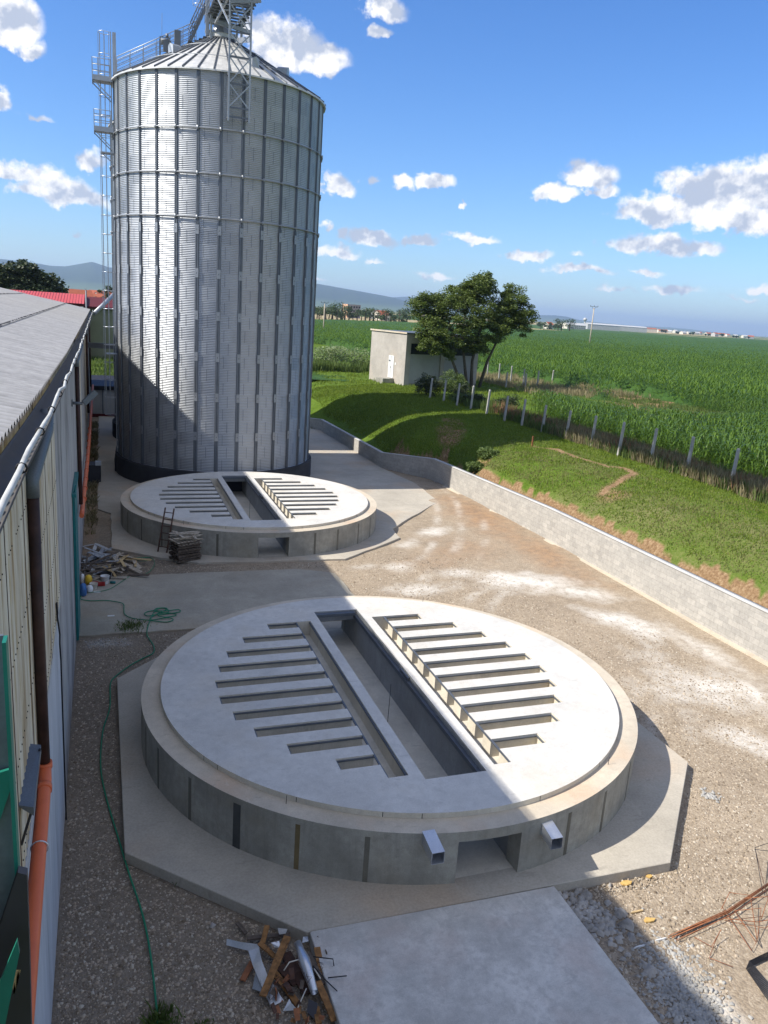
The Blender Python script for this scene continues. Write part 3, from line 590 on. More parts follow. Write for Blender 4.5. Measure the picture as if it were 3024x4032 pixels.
# ------------------------------------------------------------ aeration floor foundations
KL = [(26.12, 5.40), (25.12, 4.36), (24.10, 3.67), (23.10, 3.27), (22.08, 3.04), (21.09, 3.03), (20.10, 3.27), (19.12, 3.68), (18.12, 4.37), (17.15, 5.42)]
KR = [11.22, 12.24, 12.94, 13.40, 13.62, 13.62, 13.40, 12.99, 12.30, 11.27]
def foundation(cx, cy, zs, zr, label, wet, seed, ducts):
    root = empty('silo_foundation', (cx, cy, zs), label, 'silo foundation', 'round concrete silo foundations')
    zd = zr+.14; oy = cy-21.3; ox = cx-8.39
    aw0 = math.asin((7.42+ox-cx)/7.5); aw1 = math.asin((9.02+ox-cx)/7.5)      # door jambs
    m = MB(); m.smooth = False
    zl = zr-.26
    for (a0, a1) in ((aw1, PI-aw1), (PI-aw0, 2*PI+aw0)):
        m.lathe([(7.0, zs), (7.5, zs), (7.5, zl), (7.0, zl), (7.0, zs)], (cx, cy), 90, a0, a1)
        for a in (a0, a1):      # jamb faces
            p = lambda r, z: (cx+r*math.sin(a), cy-r*math.cos(a), z)
            m.add([p(7.0, zs), p(7.5, zs), p(7.5, zl), p(7.0, zl)], [(0, 1, 2, 3)])
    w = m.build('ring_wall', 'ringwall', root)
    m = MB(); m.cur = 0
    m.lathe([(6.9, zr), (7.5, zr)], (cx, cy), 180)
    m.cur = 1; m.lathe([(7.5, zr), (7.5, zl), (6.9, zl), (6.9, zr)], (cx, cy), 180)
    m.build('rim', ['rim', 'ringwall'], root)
    m = MB(); mb_ = MB(); mw = MB()
    rj = random.Random(seed)
    for i, dg in enumerate([-81.9-12.4*k for k in range(6, 0, -1)]+[-82.2, -73.2, -60.5, -48.1, -35.7, -23.3, 16.1, 27.7, 41.5, 54, 66.5, 79]+[91.5+12.4*k for k in range(6)]):
        a = math.radians(dg); wd = .06/7.5
        tgt = m
        if wet and abs(dg+48.1) < .2: tgt = mw; wd = .11/7.5
        if wet and abs(dg+35.7) < .2: tgt = mb_
        tgt.lathe([(7.5, zs+.003), (7.504, zs+.003), (7.504, zl+.10), (7.5, zl+.10)], (cx, cy), 3, a-wd, a+wd)
        if tgt is mw: tgt.lathe([(7.503, zs+.003), (7.5075, zs+.003), (7.5075, zs+.62), (7.5, zs+.64)], (cx, cy), 3, a-.05/7.5, a+.10/7.5)
    build_split(m, 'formwork_joint', 'joint', w)
    if wet: tag(build_split(mb_, 'formwork_joint', 'joint_brown', w)[0], 'brown stained joint strip'); tag(build_split(mw, 'formwork_joint', 'joint_wet', w)[0], 'wet black joint strip')
    # floor slab with slots
    R = 6.96; NC = 160
    polys = []
    circ = [(cx+R*math.cos(2*PI*i/NC), cy+R*math.sin(2*PI*i/NC)) for i in range(NC)]
    yt = [k[0]+oy for k in KL]
    L = []; L += [(7.0+ox, 26.12+oy)]
    pts = [(7.0+ox, 26.12+oy)]
    for i, (y0, xl) in enumerate(KL):
        pts += [(6.46+ox, y0+oy)] if i else []
        pts += [(xl+ox, y0+oy), (xl+ox, y0+oy-.50), (6.46+ox, y0+oy-.50)]
    pts += [(6.46+ox, 16.05+oy), (7.0+ox, 16.05+oy)]
    holeL = pts
    pts = [(9.35+ox, 26.12+oy)]
    ptsr = []
    for i, (y0, _) in enumerate(KL):
        if i: ptsr += [(9.84+ox, y0+oy)]
        ptsr += [(KR[i]+ox, y0+oy), (KR[i]+ox, y0+oy-.50), (9.84+ox, y0+oy-.50)]
    holeR = pts+ptsr+[(9.84+ox, 16.0+oy), (9.35+ox, 16.0+oy)]
    holeC = [(7.35+ox, 26.95+oy), (7.35+ox, 15.78+oy), (9.02+ox, 15.78+oy), (9.02+ox, 26.95+oy)]
    vs = []; es = []
    for P_ in (circ, holeL, holeR, holeC):
        b = len(vs); vs += [Vector(p) for p in P_]; es += [(b+i, b+(i+1) % len(P_)) for i in range(len(P_))]
    ov, oe, of, *_r = delaunay_2d_cdt(vs, es, [], 0, 1e-5)
    def inside(p, poly):
        c_ = False; n = len(poly)
        for i in range(n):
            (x1, y1), (x2, y2) = poly[i], poly[(i+1) % n]
            if (y1 > p[1]) != (y2 > p[1]) and p[0] < (x2-x1)*(p[1]-y1)/(y2-y1)+x1: c_ = not c_
        return c_
    m = MB(); tris = []
    for f in of:
        c_ = sum((ov[i] for i in f), Vector((0, 0)))/len(f)
        if inside(c_, circ) and not any(inside(c_, h) for h in (holeL, holeR, holeC)): tris.append(f)
    m.add([(v.x, v.y, zd) for v in ov], tris)
    n = len(circ)
    m.cur = 1
    for i in range(n):
        a, b = circ[i], circ[(i+1) % n]
        m.add([(a[0], a[1], zr-.02), (b[0], b[1], zr-.02), (b[0], b[1], zd), (a[0], a[1], zd)], [(0, 1, 2, 3)])
    m.build('floor_slab', ['white_slab', 'inner'], root, fix=False)
    # shallow joint gaps in the upstand
    m = MB()
    for dg in (-62, -57.5, -38, -21, -13.5, 12, 33, 47):
        a = math.radians(dg); m.lathe([(6.96, zr+.004), (6.964, zr+.004), (6.964, zd-.012), (6.96, zd-.012)], (cx, cy), 1, a-.0012, a+.0012)
    build_split(m, 'joint_gap', 'black', root)
    # air trenches
    zf = zd-.55
    for h, nm in ((holeL, 'air_duct_pit'), (holeR, 'air_duct_pit')):
        m = MB(); n = len(h)
        for i in range(n):
            a, b = h[i], h[(i+1) % n]
            m.add([(a[0], a[1], zf), (b[0], b[1], zf), (b[0], b[1], zd-.001), (a[0], a[1], zd-.001)], [(0, 1, 2, 3)])
        x0 = min(p[0] for p in h); x1 = max(p[0] for p in h); y0 = min(p[1] for p in h); y1 = max(p[1] for p in h)
        m.add([(x0, y0, zf), (x1, y0, zf), (x1, y1, zf), (x0, y1, zf)], [(0, 1, 2, 3)])
        m.build(nm, 'inner', root, fix=False)
    m = MB(); yA = cy-7.3; yB = cy+7.3; x0 = 7.35+ox; x1 = 9.02+ox
    m.cur = 0; m.add([(x0, yA, zs+.006), (x1, yA, zs+.006), (x1, yB, zs+.006), (x0, yB, zs+.006)], [(0, 1, 2, 3)])
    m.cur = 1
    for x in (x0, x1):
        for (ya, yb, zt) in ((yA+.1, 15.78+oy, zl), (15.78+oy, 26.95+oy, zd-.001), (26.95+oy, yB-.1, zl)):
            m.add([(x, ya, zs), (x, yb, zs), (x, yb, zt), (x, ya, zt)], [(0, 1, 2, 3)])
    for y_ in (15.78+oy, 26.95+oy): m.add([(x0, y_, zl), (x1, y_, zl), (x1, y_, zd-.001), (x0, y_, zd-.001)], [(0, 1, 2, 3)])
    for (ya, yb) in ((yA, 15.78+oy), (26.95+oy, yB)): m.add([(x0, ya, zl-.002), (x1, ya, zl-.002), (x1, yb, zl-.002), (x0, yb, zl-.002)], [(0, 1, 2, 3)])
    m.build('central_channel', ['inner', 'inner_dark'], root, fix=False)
    # galvanised edge angles
    g = MB(); e_ = .035
    for i, (y0, xl) in enumerate(KL):
        for xa, xb in ((xl+ox, 6.46+ox), (9.84+ox, KR[i]+ox)):
            yy = y0+oy
            g.box((xa+.004, yy-.05, zd-.085), (xb-.004, yy-.004, zd-.045)); g.box((xa+.004, yy-.496, zd-.085), (xb-.004, yy-.46, zd-.045))
            xe = xa if xa < 7+ox else xb
            g.box((xe-.045 if xa > 7+ox else xe+.004, yy-.455, zd-.086), (xe-.004 if xa > 7+ox else xe+.045, yy-.055, zd-.046))
    g.box((6.44+ox, 16.06+oy, zd-.05), (6.49+ox, 26.11+oy, zd-.012)); g.box((9.80+ox, 16.01+oy, zd-.05), (9.86+ox, 26.11+oy, zd-.008))
    g.box((6.955+ox, 16.06+oy, zd-.10), (6.996+ox, 26.11+oy, zd-.04)); g.box((9.354+ox, 16.01+oy, zd-.10), (9.40+ox, 26.11+oy, zd-.05))
    build_split(g, 'edge_angle', 'galv_dark', root)
    g = MB()
    g.box((8.90+ox, 15.79+oy, zd-.30), (9.016+ox, 26.94+oy, zd-.17)); g.box((7.36+ox, 26.75+oy, zd-.16), (8.89+ox, 26.94+oy, zd-.05))
    g.box((8.93+ox, 21.2+oy, zd-.17), (9.016+ox, 21.9+oy, zd-.05))
    build_split(g, 'channel_beam', 'galv_dark', root)
    # marker pins
    g = MB()
    for (x, y_, zb, h) in ((6.12+5.9, 0, 0, 0),): pass
    for a_, r_ in ((-39.5, 7.12), (35.2, 7.10), (150, 7.2)):
        a = math.radians(a_); x = cx+r_*math.sin(a); y_ = cy-r_*math.cos(a); g.tube([(x, y_, zr), (x+.01, y_, zr+.22)], .008, 5)
    g.tube([(8.13+ox, 20.6+oy, zs), (8.15+ox, 20.6+oy, zd+.1)], .009, 5)
    build_split(g, 'marker_pin', 'black_steel', root)
    for (x0, x1, yf, z0, z1, tilt) in ducts:
        yb = yf+.62
        def ring_(y_, dz, ins): return [(x0+ins, y_, z0+dz+ins), (x1-ins, y_, z0+dz+ins), (x1-ins, y_, z1+dz-ins), (x0+ins, y_, z1+dz-ins)]
        m = MB(); A = ring_(yf, 0, 0); B = ring_(yb, tilt, 0); C_ = ring_(yf, 0, .008); D_ = ring_(yb, tilt, .008)
        m.add(A+B+C_+D_, [(0, 1, 5, 4), (1, 2, 6, 5), (2, 3, 7, 6), (3, 0, 4, 7), (8, 12, 13, 9), (9, 13, 14, 10), (10, 14, 15, 11), (11, 15, 12, 8), (0, 8, 9, 1), (1, 9, 10, 2), (2, 10, 11, 3), (3, 11, 8, 0)])
        m.build('air_duct', 'galv_bright', root)
    return root
foundation(8.39, 21.3, .25, 1.6, 'nearest round concrete silo foundation, two square metal ducts beside its tunnel mouth', True, 3,
           [(6.57, 6.87, 13.42, 1.24, 1.53, .12), (9.57, 9.87, 13.42, 1.06, 1.35, .12)])
foundation(8.39, 46.1, .085, 1.42, 'farther round concrete silo foundation with a ladder leaning on it, nearer the metal silo', False, 5, [])

# ------------------------------------------------------------ grain silos
N = NT('corrugated_galvanised_wall'); P = N.coord()
sh = attr(N, 'sheet'); n1 = N.noise(P, .9, 5, .6)
c = N.ramp(N.math('ADD', N.math('MULTIPLY', sh, .45), N.math('MULTIPLY', n1, .5)), [(.1, (.31, .325, .34)), (.9, (.45, .465, .48))])
N.col(c); N.set(.42, .82, .5)
N.l(N.ramp(sh, [(0, .44), (1, .54)]), N.b.inputs['Roughness'])
MAT['silo_wall'] = N.m
SR = 7.02; SE = 26.25; ZB = 1.40; NP = 32; A0 = -7.5
def make_silo(cx, cy, label, detail=True):
    root = empty('grain_silo', (cx, cy, 0), label, 'grain silo', 'corrugated metal grain silos')
    m = MB(); m.smooth = False; m.lathe([(7.3, .0), (7.3, ZB), (6.6, ZB)], (cx, cy), 96); 
    for k in range(len(m.sm)): m.sm[k] = True
    o = m.build('base_ring', 'dark_base', root); 
    try: o.data.set_sharp_from_angle(angle=.6)
    except Exception: pass
    # corrugated wall
    pitch = .108; q = 4; nz_ = int((SE-ZB)/pitch*q)+1; na = NP*4
    zz = np.linspace(ZB, SE, nz_); rr = SR+.018*np.cos(2*PI*(zz-ZB)/pitch)
    ang = np.radians(A0+np.arange(na)*360/na)
    AA, ZZ = np.meshgrid(ang, zz); RR = np.repeat(rr[:, None], na, 1)
    V = np.column_stack([(cx+RR*np.sin(AA)).ravel(), (cy-RR*np.cos(AA)).ravel(), ZZ.ravel()])
    I = np.arange(nz_*na).reshape(nz_, na); J = np.roll(I, -1, 1)
    F = np.column_stack([I[:-1].ravel(), J[:-1].ravel(), J[1:].ravel(), I[1:].ravel()])
    tier = np.floor((ZZ-ZB)/.866); pan = np.floor((np.degrees(AA)-A0+5.6+(tier % 2)*5.625)/11.25)
    h = np.sin(tier*12.9898+pan*78.233)*43758.5453; sheet = h-np.floor(h)
    np_mesh('corrugated_wall', V, F, 'silo_wall', root, True, {'sheet': sheet.ravel()})
    # sheet seams: thin dark laps
    g = MB()
    for t in range(0, 28):
        for k in range(NP):
            a = math.radians(A0+11.25*k+(5.6 if t % 2 else 3.2)); z0 = ZB+t*.866+.06
            if z0+.75 > SE: continue
            g.lathe([(SR+.017, z0), (SR+.019, z0), (SR+.019, z0+.75), (SR+.017, z0+.75)], (cx, cy), 1, a-.0016, a+.0016)
    seam = g.build('sheet_seam', 'galv_dark', root, fix=False); seam['kind'] = 'stuff'
    # vertical stiffeners, hat shaped, each with splice plates
    plates = MB()
    for k in range(NP):
        a = math.radians(A0+11.25*k); ca, sa = math.cos(a), math.sin(a)
        g = MB()
        def P3(r, t, z): return (cx+r*sa+t*ca, cy-r*ca+t*sa, z)
        def hat(z0, z1, w, d):
            prof = [(SR+.012, -w/2-.05), (SR+.022, -w/2), (SR+d, -w/2), (SR+d, -w/6), (SR+d*.45, -w/6), (SR+d*.45, w/6), (SR+d, w/6), (SR+d, w/2), (SR+.022, w/2), (SR+.012, w/2+.05)]
            b = [P3(r, t, z0) for r, t in prof]+[P3(r, t, z1) for r, t in prof]; n = len(prof)
            g.add(b, [(i, i+1, n+i+1, n+i) for i in range(n-1)]+[tuple(range(2*n-1, n-1, -1))])
        hat(ZB+.01, 17.5, .17, .085); hat(17.5, SE, .13, .065)
        s = g.build('stiffener', 'galv_dark', root)
        g = plates
        for z in (17.0, 14.35, 11.72, 9.08, 6.44, 3.8):
            b = [P3(SR+.087, -.115, z-.28), P3(SR+.087, .115, z-.28), P3(SR+.087, .115, z+.28), P3(SR+.087, -.115, z+.28), P3(SR+.10, -.115, z-.28), P3(SR+.10, .115, z-.28), P3(SR+.10, .115, z+.28), P3(SR+.10, -.115, z+.28)]
            g.add(b, [(4, 5, 6, 7), (0, 4, 7, 3), (1, 2, 6, 5), (3, 7, 6, 2), (0, 1, 5, 4)])
            b0 = len(g.v)-8; g.v.extend([P3(SR+.1005, t, z+dz) for t, dz in ((-.014, -.05), (.014, -.05), (.014, .03), (-.014, .03))]); g.cur = 1; g.face([b0+8, b0+9, b0+10, b0+11]); g.cur = 0; g.face([b0+4, b0+4+1, b0+9, b0+8])
    if detail: build_split(plates, 'splice_plate', ['plate', 'black'], root)
    for z in (17.74, 20.33, 22.93):
        g = MB(); g.smooth = True; n = 128
        g.tube([(cx+(SR+.11)*math.sin(2*PI*i/n), cy-(SR+.11)*math.cos(2*PI*i/n), z) for i in range(n)], .04, 8, closed=True)
        for k in range(NP):
            a = math.radians(A0+11.25*k); x, y_ = cx+(SR+.10)*math.sin(a), cy-(SR+.10)*math.cos(a); g.bar((x, y_, z-.11), (x, y_, z+.11), .12, .12, (math.sin(a), -math.cos(a), 0))
        g.build('wind_ring', 'plate', root)
    # conical roof
    RE, RT, ZT = 7.22, .95, 29.72; ZE = 26.22; n = 48
    g = MB(); g.lathe([(RE, ZE-.09), (RE, ZE), (RT, ZT), (RT, ZT+.28), (RT+.05, ZT+.30), (0.01, ZT+.36)], (cx, cy), n); g.lathe([(RE, ZE-.09), (SR-.3, ZE-.02)], (cx, cy), n)
    g.build('roof', 'galv_roof', root)
    g = MB()
    for k in range(n):
        a = 2*PI*(k+.5)/n; sa, ca = math.sin(a), -math.cos(a)
        g.bar((cx+(RE+.01)*sa, cy+(RE+.01)*ca, ZE+.03), (cx+RT*sa, cy+RT*ca, ZT+.03), .05, .10)
    build_split(g, 'roof_rib', 'galv_dark', root)
    g = MB()
    for r in (5.15, 2.9):
        z = ZE+(RE-r)/(RE-RT)*(ZT-ZE)+.14
        g.tube([(cx+r*math.sin(2*PI*i/96), cy-r*math.cos(2*PI*i/96), z) for i in range(96)], .02, 6, closed=True)
    g.build('roof_ring', 'galv', root)
    for (a, r) in ((-57, 3.9), (14, 5.35), (60, 4.4), (110, 4.4), (165, 4.4), (-120, 4.0)):
        a = math.radians(a); z = ZE+(RE-r)/(RE-RT)*(ZT-ZE); x, y_ = cx+r*math.sin(a), cy-r*math.cos(a); o_ = (math.sin(a), -math.cos(a))
        g = MB(); w = .24; L_ = .34
        t = (-o_[1], o_[0])
        def Q(u, v, zz_): return (x+o_[0]*u+t[0]*v, y_+o_[1]*u+t[1]*v, zz_)
        g.add([Q(-L_, -w, z+.1), Q(L_, -w, z-.3), Q(L_, w, z-.3), Q(-L_, w, z+.1), Q(-L_, -w, z+.34), Q(L_, -w, z+.30), Q(L_, w, z+.30), Q(-L_, w, z+.34), Q(-L_, 0, z+.46), Q(L_+.06, 0, z+.42)],
              [(0, 4, 8, 7, 3), (1, 2, 6, 9, 5), (0, 1, 5, 4), (2, 3, 7, 6), (4, 5, 9, 8), (6, 7, 8, 9)])
        g.build('roof_vent', 'galv', root)
    return root
SX, SY = 8.16, 60.7
silo = make_silo(SX, SY, 'tall corrugated metal grain silo standing behind the round foundations')
make_silo(SX, SY+15.55, 'second corrugated metal silo hidden behind the front one, dark base showing at the left', False)

# caged ladder with landings on the west side of the front silo
lad = empty('caged_ladder', (1.1, SY, 0), 'galvanised caged ladder with landings on the left side of the silo', 'ladder')
LX = .98; ly = SY-.25
g = MB()
for dy in (0, .5): g.box((LX-.02, ly+dy-.02, 1.5), (LX+.04, ly+dy+.02, 29.1))
g.box((LX+.12, ly+.0, 9.2), (LX+.34, ly+.18, 29.1)); g.box((LX+.12, ly+.0, 1.5), (LX+.26, ly+.14, 9.2))
build_split(g, 'stringer', 'galv', lad)
g = MB(); z = 1.7
while z < 29: g.tube([(LX, ly, z), (LX, ly+.5, z)], .016, 5); z += .29
build_split(g, 'rung', 'galv_bright', lad)
g = MB(); hoops = []
zh = 4.2
while zh < 29.2: hoops.append(zh); zh += 1.24
hoops[-1] = 29.05
def hoop_pts(z, r=.40, off=.0):
    cxh = LX-.36
    return [(LX, ly-.02, z)]+[(cxh+r*math.cos(t)*1.0, ly+.25-r*math.sin(t), z) for t in np.linspace(.5, 2*PI-.5, 13)]+[(LX, ly+.52, z)]
for z in hoops: g.tube(hoop_pts(z), .018, 5)
build_split(g, 'cage_hoop', 'galv_bright', lad)
g = MB()
for t in (.9, 1.7, 2.5, PI, 3.9, 4.7, 5.4):
    x, y_ = LX-.36+.40*math.cos(t), ly+.25-.40*math.sin(t); g.box((x-.015, y_-.015, 4.2), (x+.015, y_+.015, 29.05))
build_split(g, 'cage_bar', 'galv', lad)
for (zp, w, dpt, lab) in ((26.15, 1.15, 1.3, 'upper'), (23.1, 1.1, 1.3, 'lower')):
    pl = MB(); pl.box((LX-w, SY-.75, zp), (LX+.1, SY+.75, zp+.06)); pl.box((LX-w, SY-.78, zp-.12), (LX+.1, SY-.75, zp+.18)); pl.box((LX-w-.02, SY-.75, zp-.12), (LX-w, SY+.75, zp+.18))
    pl.bar((LX-w, SY-.6, zp-.05), (LX+.05, SY-.6, zp-1.1), .06); pl.bar((LX-w, SY+.6, zp-.05), (LX+.05, SY+.6, zp-1.1), .06)
    po = pl.build('landing', 'galv', lad)
    g = MB()
    for (x, y_) in ((LX-w, SY-.75), (LX-w, SY+.75), (LX-w, SY), (LX-.05, SY+.75), (LX-.05, SY-.75), (LX-w+.35, SY-.75)): g.box((x-.025, y_-.025, zp), (x+.025, y_+.025, zp+1.2))
    for zz_ in (.4, .8, 1.18): g.tube([(LX-.05, SY-.75, zp+zz_), (LX-w, SY-.75, zp+zz_), (LX-w, SY+.75, zp+zz_), (LX-.05, SY+.75, zp+zz_)], .022, 5)
    g.build('guard_rail', 'galv', po)
pl = MB(); pl.box((LX-.72, SY-.4, 21.75), (LX+.1, SY+.4, 21.82)); pl.bar((LX-.6, SY, 21.72), (LX+.05, SY, 21.2), .06); pl.build('landing', 'galv', lad)
pl = MB(); pl.box((LX-.6, SY-.4, 8.5), (LX+.1, SY+.4, 8.57)); pl.build('landing', 'galv', lad)

# stair up the roof cone
st = empty('roof_stair', (1.4, SY, 26.3), 'galvanised stair with four-bar handrails climbing the silo roof', 'stair')
ss, se = Vector((1.35, 0, 26.5)), Vector((7.0, 0, 29.75))
for dy in (-.45, .45):
    g = MB(); y_ = SY+dy
    d = se-ss
    for k, h in enumerate((1.15, .85, .55, .25)):
        a = Vector((ss.x, y_, ss.z+h)); b = Vector((se.x-.6, y_, se.z-.345+h)); g.tube([a, b], .027 if k == 0 else .02, 6)
    for i in range(7):
        t = i/6; x = ss.x+(se.x-.6-ss.x)*t; z = ss.z+(se.z-.345-ss.z)*t; g.box((x-.02, y_-.02, z-.15), (x+.02, y_+.02, z+1.15))
    g.build('handrail', 'galv', st)
g = MB()
for i in range(22):
    t = i/21; x = ss.x+(se.x-ss.x)*t; z = ss.z+(se.z-ss.z)*t; g.box((x-.13, SY-.45, z-.03), (x+.13, SY+.45, z))
build_split(g, 'tread', 'galv_dark', st)
# steep final flight to the conveyor deck
g = MB(); a = Vector((6.0, SY-.5, 29.3)); b = Vector((7.05, SY-.5, 31.6))
for dy in (0, 1.0):
    g.bar(a+Vector((0, dy, 0)), b+Vector((0, dy, 0)), .06, .16)
    for h in (.4, .75, 1.1): g.tube([a+Vector((0, dy, h)), b+Vector((0, dy, h))], .02, 5)
    for i in range(5): q = a+(b-a)*(i/4)+Vector((0, dy, 0)); g.tube([q, q+Vector((0, 0, 1.1))], .018, 5)
for i in range(8): q = a+(b-a)*(i/7); g.box((q.x-.12, q.y, q.z), (q.x+.12, q.y+1.0, q.z+.03))
g.build('upper_flight', 'galv_dark', st)

g = MB()   # motor unit on the roof
x0, y0, z0 = 4.55, SY-1.0, 28.15
g.box((4.95, y0-.1, 28.3), (5.35, y0+.3, 29.65)); g.box((4.25, y0, 28.35), (4.75, y0+.4, 28.95)); g.tube([(4.1, y0+.2, 28.9), (4.6, y0+.2, 28.9)], .2, 12); g.tube([(4.5, y0+.2, 29.15), (4.5, y0+.2, 29.4)], .1, 8)
for x in (4.05, 4.65):
    for y_ in (y0-.1, y0+.5): g.box((x-.03, y_-.03, 27.9), (x+.03, y_+.03, 29.1))
g.box((4.0, y0-.14, 29.05), (4.7, y0-.1, 29.1)); g.tube([(4.15, y0, 28.6), (4.17, y0, 30.5)], .012, 5)
tag(g.build('motor_unit', 'galv_dark'), 'motor and flat cover panel on the silo roof beside the handrail', 'motor')

# overhead conveyor gallery and its lattice mast
cv = empty('conveyor_gallery', (8.4, 58, 31), 'overhead conveyor gallery starting at the silo peak, seen from below', 'conveyor')
g = MB(); yS, yE = 61.6, 34.0
for (x, w_, h_) in ((7.35, .12, .28), (7.75, .16, .34), (9.45, .16, .34)): g.box((x, yE, 30.95), (x+w_, yS, 30.95+h_))
yy = yS-.1
while yy > yE: g.box((7.2, yy-.05, 30.90), (9.7, yy+.05, 30.99)); yy -= .62
g.build('floor_frame', 'galv_dark', cv)
g = MB(); g.box((7.1, yE, 31.0), (7.7, yS, 31.05)); g.box((9.3, yE, 31.06), (9.62, yS, 31.1)); g.build('walkway', 'galv_dark', cv)
g = MB(); g.box((7.95, yE, 31.3), (8.75, yS, 32.2)); g.box((7.85, yE, 32.2), (8.85, yS, 32.27)); g.build('conveyor_trough', 'galv_dark', cv)
g = MB()
for x in (7.12,):
    for h in (.4, .8, 1.15): g.box((x-.02, yE, 31+h-.02), (x+.02, yS, 31+h+.02))
    yy = yS
    while yy > yE: g.box((x-.025, yy-.025, 30.9), (x+.025, yy+.025, 32.15)); yy -= 1.2
g.build('guard_rail', 'galv', cv)
g = MB()   # spout and feet on the apex
g.lathe([(.78, 29.9), (.62, 30.4), (.42, 31.2)], (SX, SY), 16); g.bar((7.15, SY-1.2, 30.55), (9.9, SY-1.2, 30.25), .12, .24); g.bar((7.15, SY+1.1, 30.5), (9.3, SY+1.1, 30.5), .12, .24)
for (x, y_) in ((7.3, SY-1.1), (9.3, SY-1.1), (7.3, SY+1.0), (9.3, SY+1.0)): g.box((x-.07, y_-.07, 29.4), (x+.07, y_+.07, 31))
g.box((7.0, SY-.75, 29.75), (7.22, SY-.5, 33)); g.bar((7.55, SY-1.2, 30.4), (7.9, SY-5.2, 31.0), .12)
g.build('support_frame', 'galv', cv)
g = MB()
for z in (31.45, 32.3, 33.1): g.tube([(6.95, SY-.9, z)]+[(6.55+.4*math.cos(t), SY-.65-.4*math.sin(t), z) for t in np.linspace(.4, 2*PI-.4, 12)]+[(6.95, SY-.4, z)], .018, 5)
for t in (1.0, 1.9, PI, 4.4, 5.3): g.box((6.55+.4*math.cos(t)-.014, SY-.65-.4*math.sin(t)-.014, 31.45), (6.55+.4*math.cos(t)+.014, SY-.65-.4*math.sin(t)+.014, 33.2))
g.build('ladder_cage', 'galv_bright', cv)

ms = empty('lattice_mast', (8.2, 53.2, 23.5), 'steel lattice mast bolted to the front of the silo top, carrying the conveyor', 'mast')
x0, x1, yf, yb = 7.58, 8.84, 53.05, 53.95
for (x, y_, zb, zt) in ((x0, yf, 23.35, 33.5), (x1, yf, 23.35, 33.5)):
    g = MB(); g.box((x-.05, y_-.05, zb), (x+.05, y_+.05, zt)); g.build('chord', 'galv', ms)
g = MB()
for x in (x0, x1): g.bar((x, yf, 23.6), (x, SY-SR-.03, 23.6), .08); g.bar((x, yf, 26.0), (x, SY-SR-.03, 26.0), .08)
lv = [23.62, 24.12, 25.46, 26.92, 28.25, 29.75, 31.0]
for z in lv: g.bar((x0, yf, z), (x1, yf, z), .07, .09)
build_split(g, 'cross_beam', 'galv_dark', ms)
for i, (za, zb) in enumerate(zip(lv[1:-1], lv[2:])):
    g = MB(); g.bar((x0, yf-.03, za), (x1, yf-.03, zb), .05, .07); g.bar((x1, yf+.03, za), (x0, yf+.03, zb), .05, .07); g.build('diagonal_brace', 'galv', ms)
g = MB(); g.bar((x0, yf, 28.6), (7.3, 56.6, 31.0), .09); g.bar((x1, yf, 28.6), (8.7, 56.6, 31.0), .09); g.bar((x1, yf, 28.0), (x1, 59.6, 29.6), .1, .3); g.bar((x0, yf, 29.8), (x1+.55, yf, 30.15), .12, .2)
for k in range(4):
    g.bar((x0-.06*k, yf+.8*k, 28.7+.55*k), (x1-.03*k, yf+.8*k+.4, 28.95+.55*k), .05)
build_split(g, 'bracket_arm', 'galv', ms)

# ------------------------------------------------------------ block retaining wall
N = NT('concrete_blockwork'); br = N.n('ShaderNodeTexBrick'); br.inputs['Scale'].default_value = 1; br.inputs['Brick Width'].default_value = .52; br.inputs['Row Height'].default_value = .26; br.inputs['Mortar Size'].default_value = .006; br.inputs['Bias'].default_value = 0
br.inputs['Color1'].default_value = (.33, .32, .295, 1); br.inputs['Color2'].default_value = (.45, .43, .39, 1); br.inputs['Mortar'].default_value = (.20, .19, .17, 1)
uvn = N.n('ShaderNodeAttribute'); uvn.attribute_name = 'along'; sz = N.n('ShaderNodeSeparateXYZ'); N.l(N.coord(), sz.inputs[0])
cbx = N.n('ShaderNodeCombineXYZ'); N.l(uvn.outputs['Fac'], cbx.inputs[0]); N.l(sz.outputs[2], cbx.inputs[1]); N.l(cbx.outputs[0], br.inputs['Vector'])
n1 = N.noise(N.coord(), .8, 5, .6); n2 = N.noise(N.coord(), 7, 4, .6)
c = N.mix(.35, br.outputs['Color'], N.ramp(n1, [(.3, (.33, .31, .28)), (.7, (.50, .475, .43))])); c = N.mix(.2, c, N.ramp(n2, [(.3, .15), (.7, .75)]), 'OVERLAY')
N.col(c); N.set(.9, 0, .2); N.bump(br.outputs['Fac'], -.4, .01); MAT['block'] = N.m
rw = empty('retaining_wall', (25, 40, 0), 'long grey concrete block retaining wall along the foot of the grass bank', 'wall')
P2 = [(-2, 25.35, 2.14)]+WPTS
samp = []
for (y0, x0, t0), (y1, x1, t1) in zip(P2[:-1], P2[1:]):
    n = max(1, int(math.hypot(y1-y0, x1-x0)/2)); samp += [(x0+(x1-x0)*i/n, y0+(y1-y0)*i/n, t0+(t1-t0)*i/n) for i in range(n)]
samp.append((P2[-1][1], P2[-1][0], P2[-1][2]))
def offset(i, w):
    a = samp[max(i-1, 0)]; b = samp[min(i+1, len(samp)-1)]; dx, dy = b[0]-a[0], b[1]-a[1]; L_ = math.hypot(dx, dy); return samp[i][0]+dy/L_*w, samp[i][1]-dx/L_*w
V = []; al = 0; AL = []; F = []
for i, (x, y_, t) in enumerate(samp):
    if i: al += math.hypot(x-samp[i-1][0], y_-samp[i-1][1])
    xb, yb_ = offset(i, .3); V += [(x, y_, -.2), (x, y_, t-.06), (xb, yb_, t-.06), (xb, yb_, -.2)]; AL += [al]*4
for i in range(len(samp)-1):
    a = i*4; F += [(a, a+4, a+5, a+1), (a+2, a+6, a+7, a+3)]
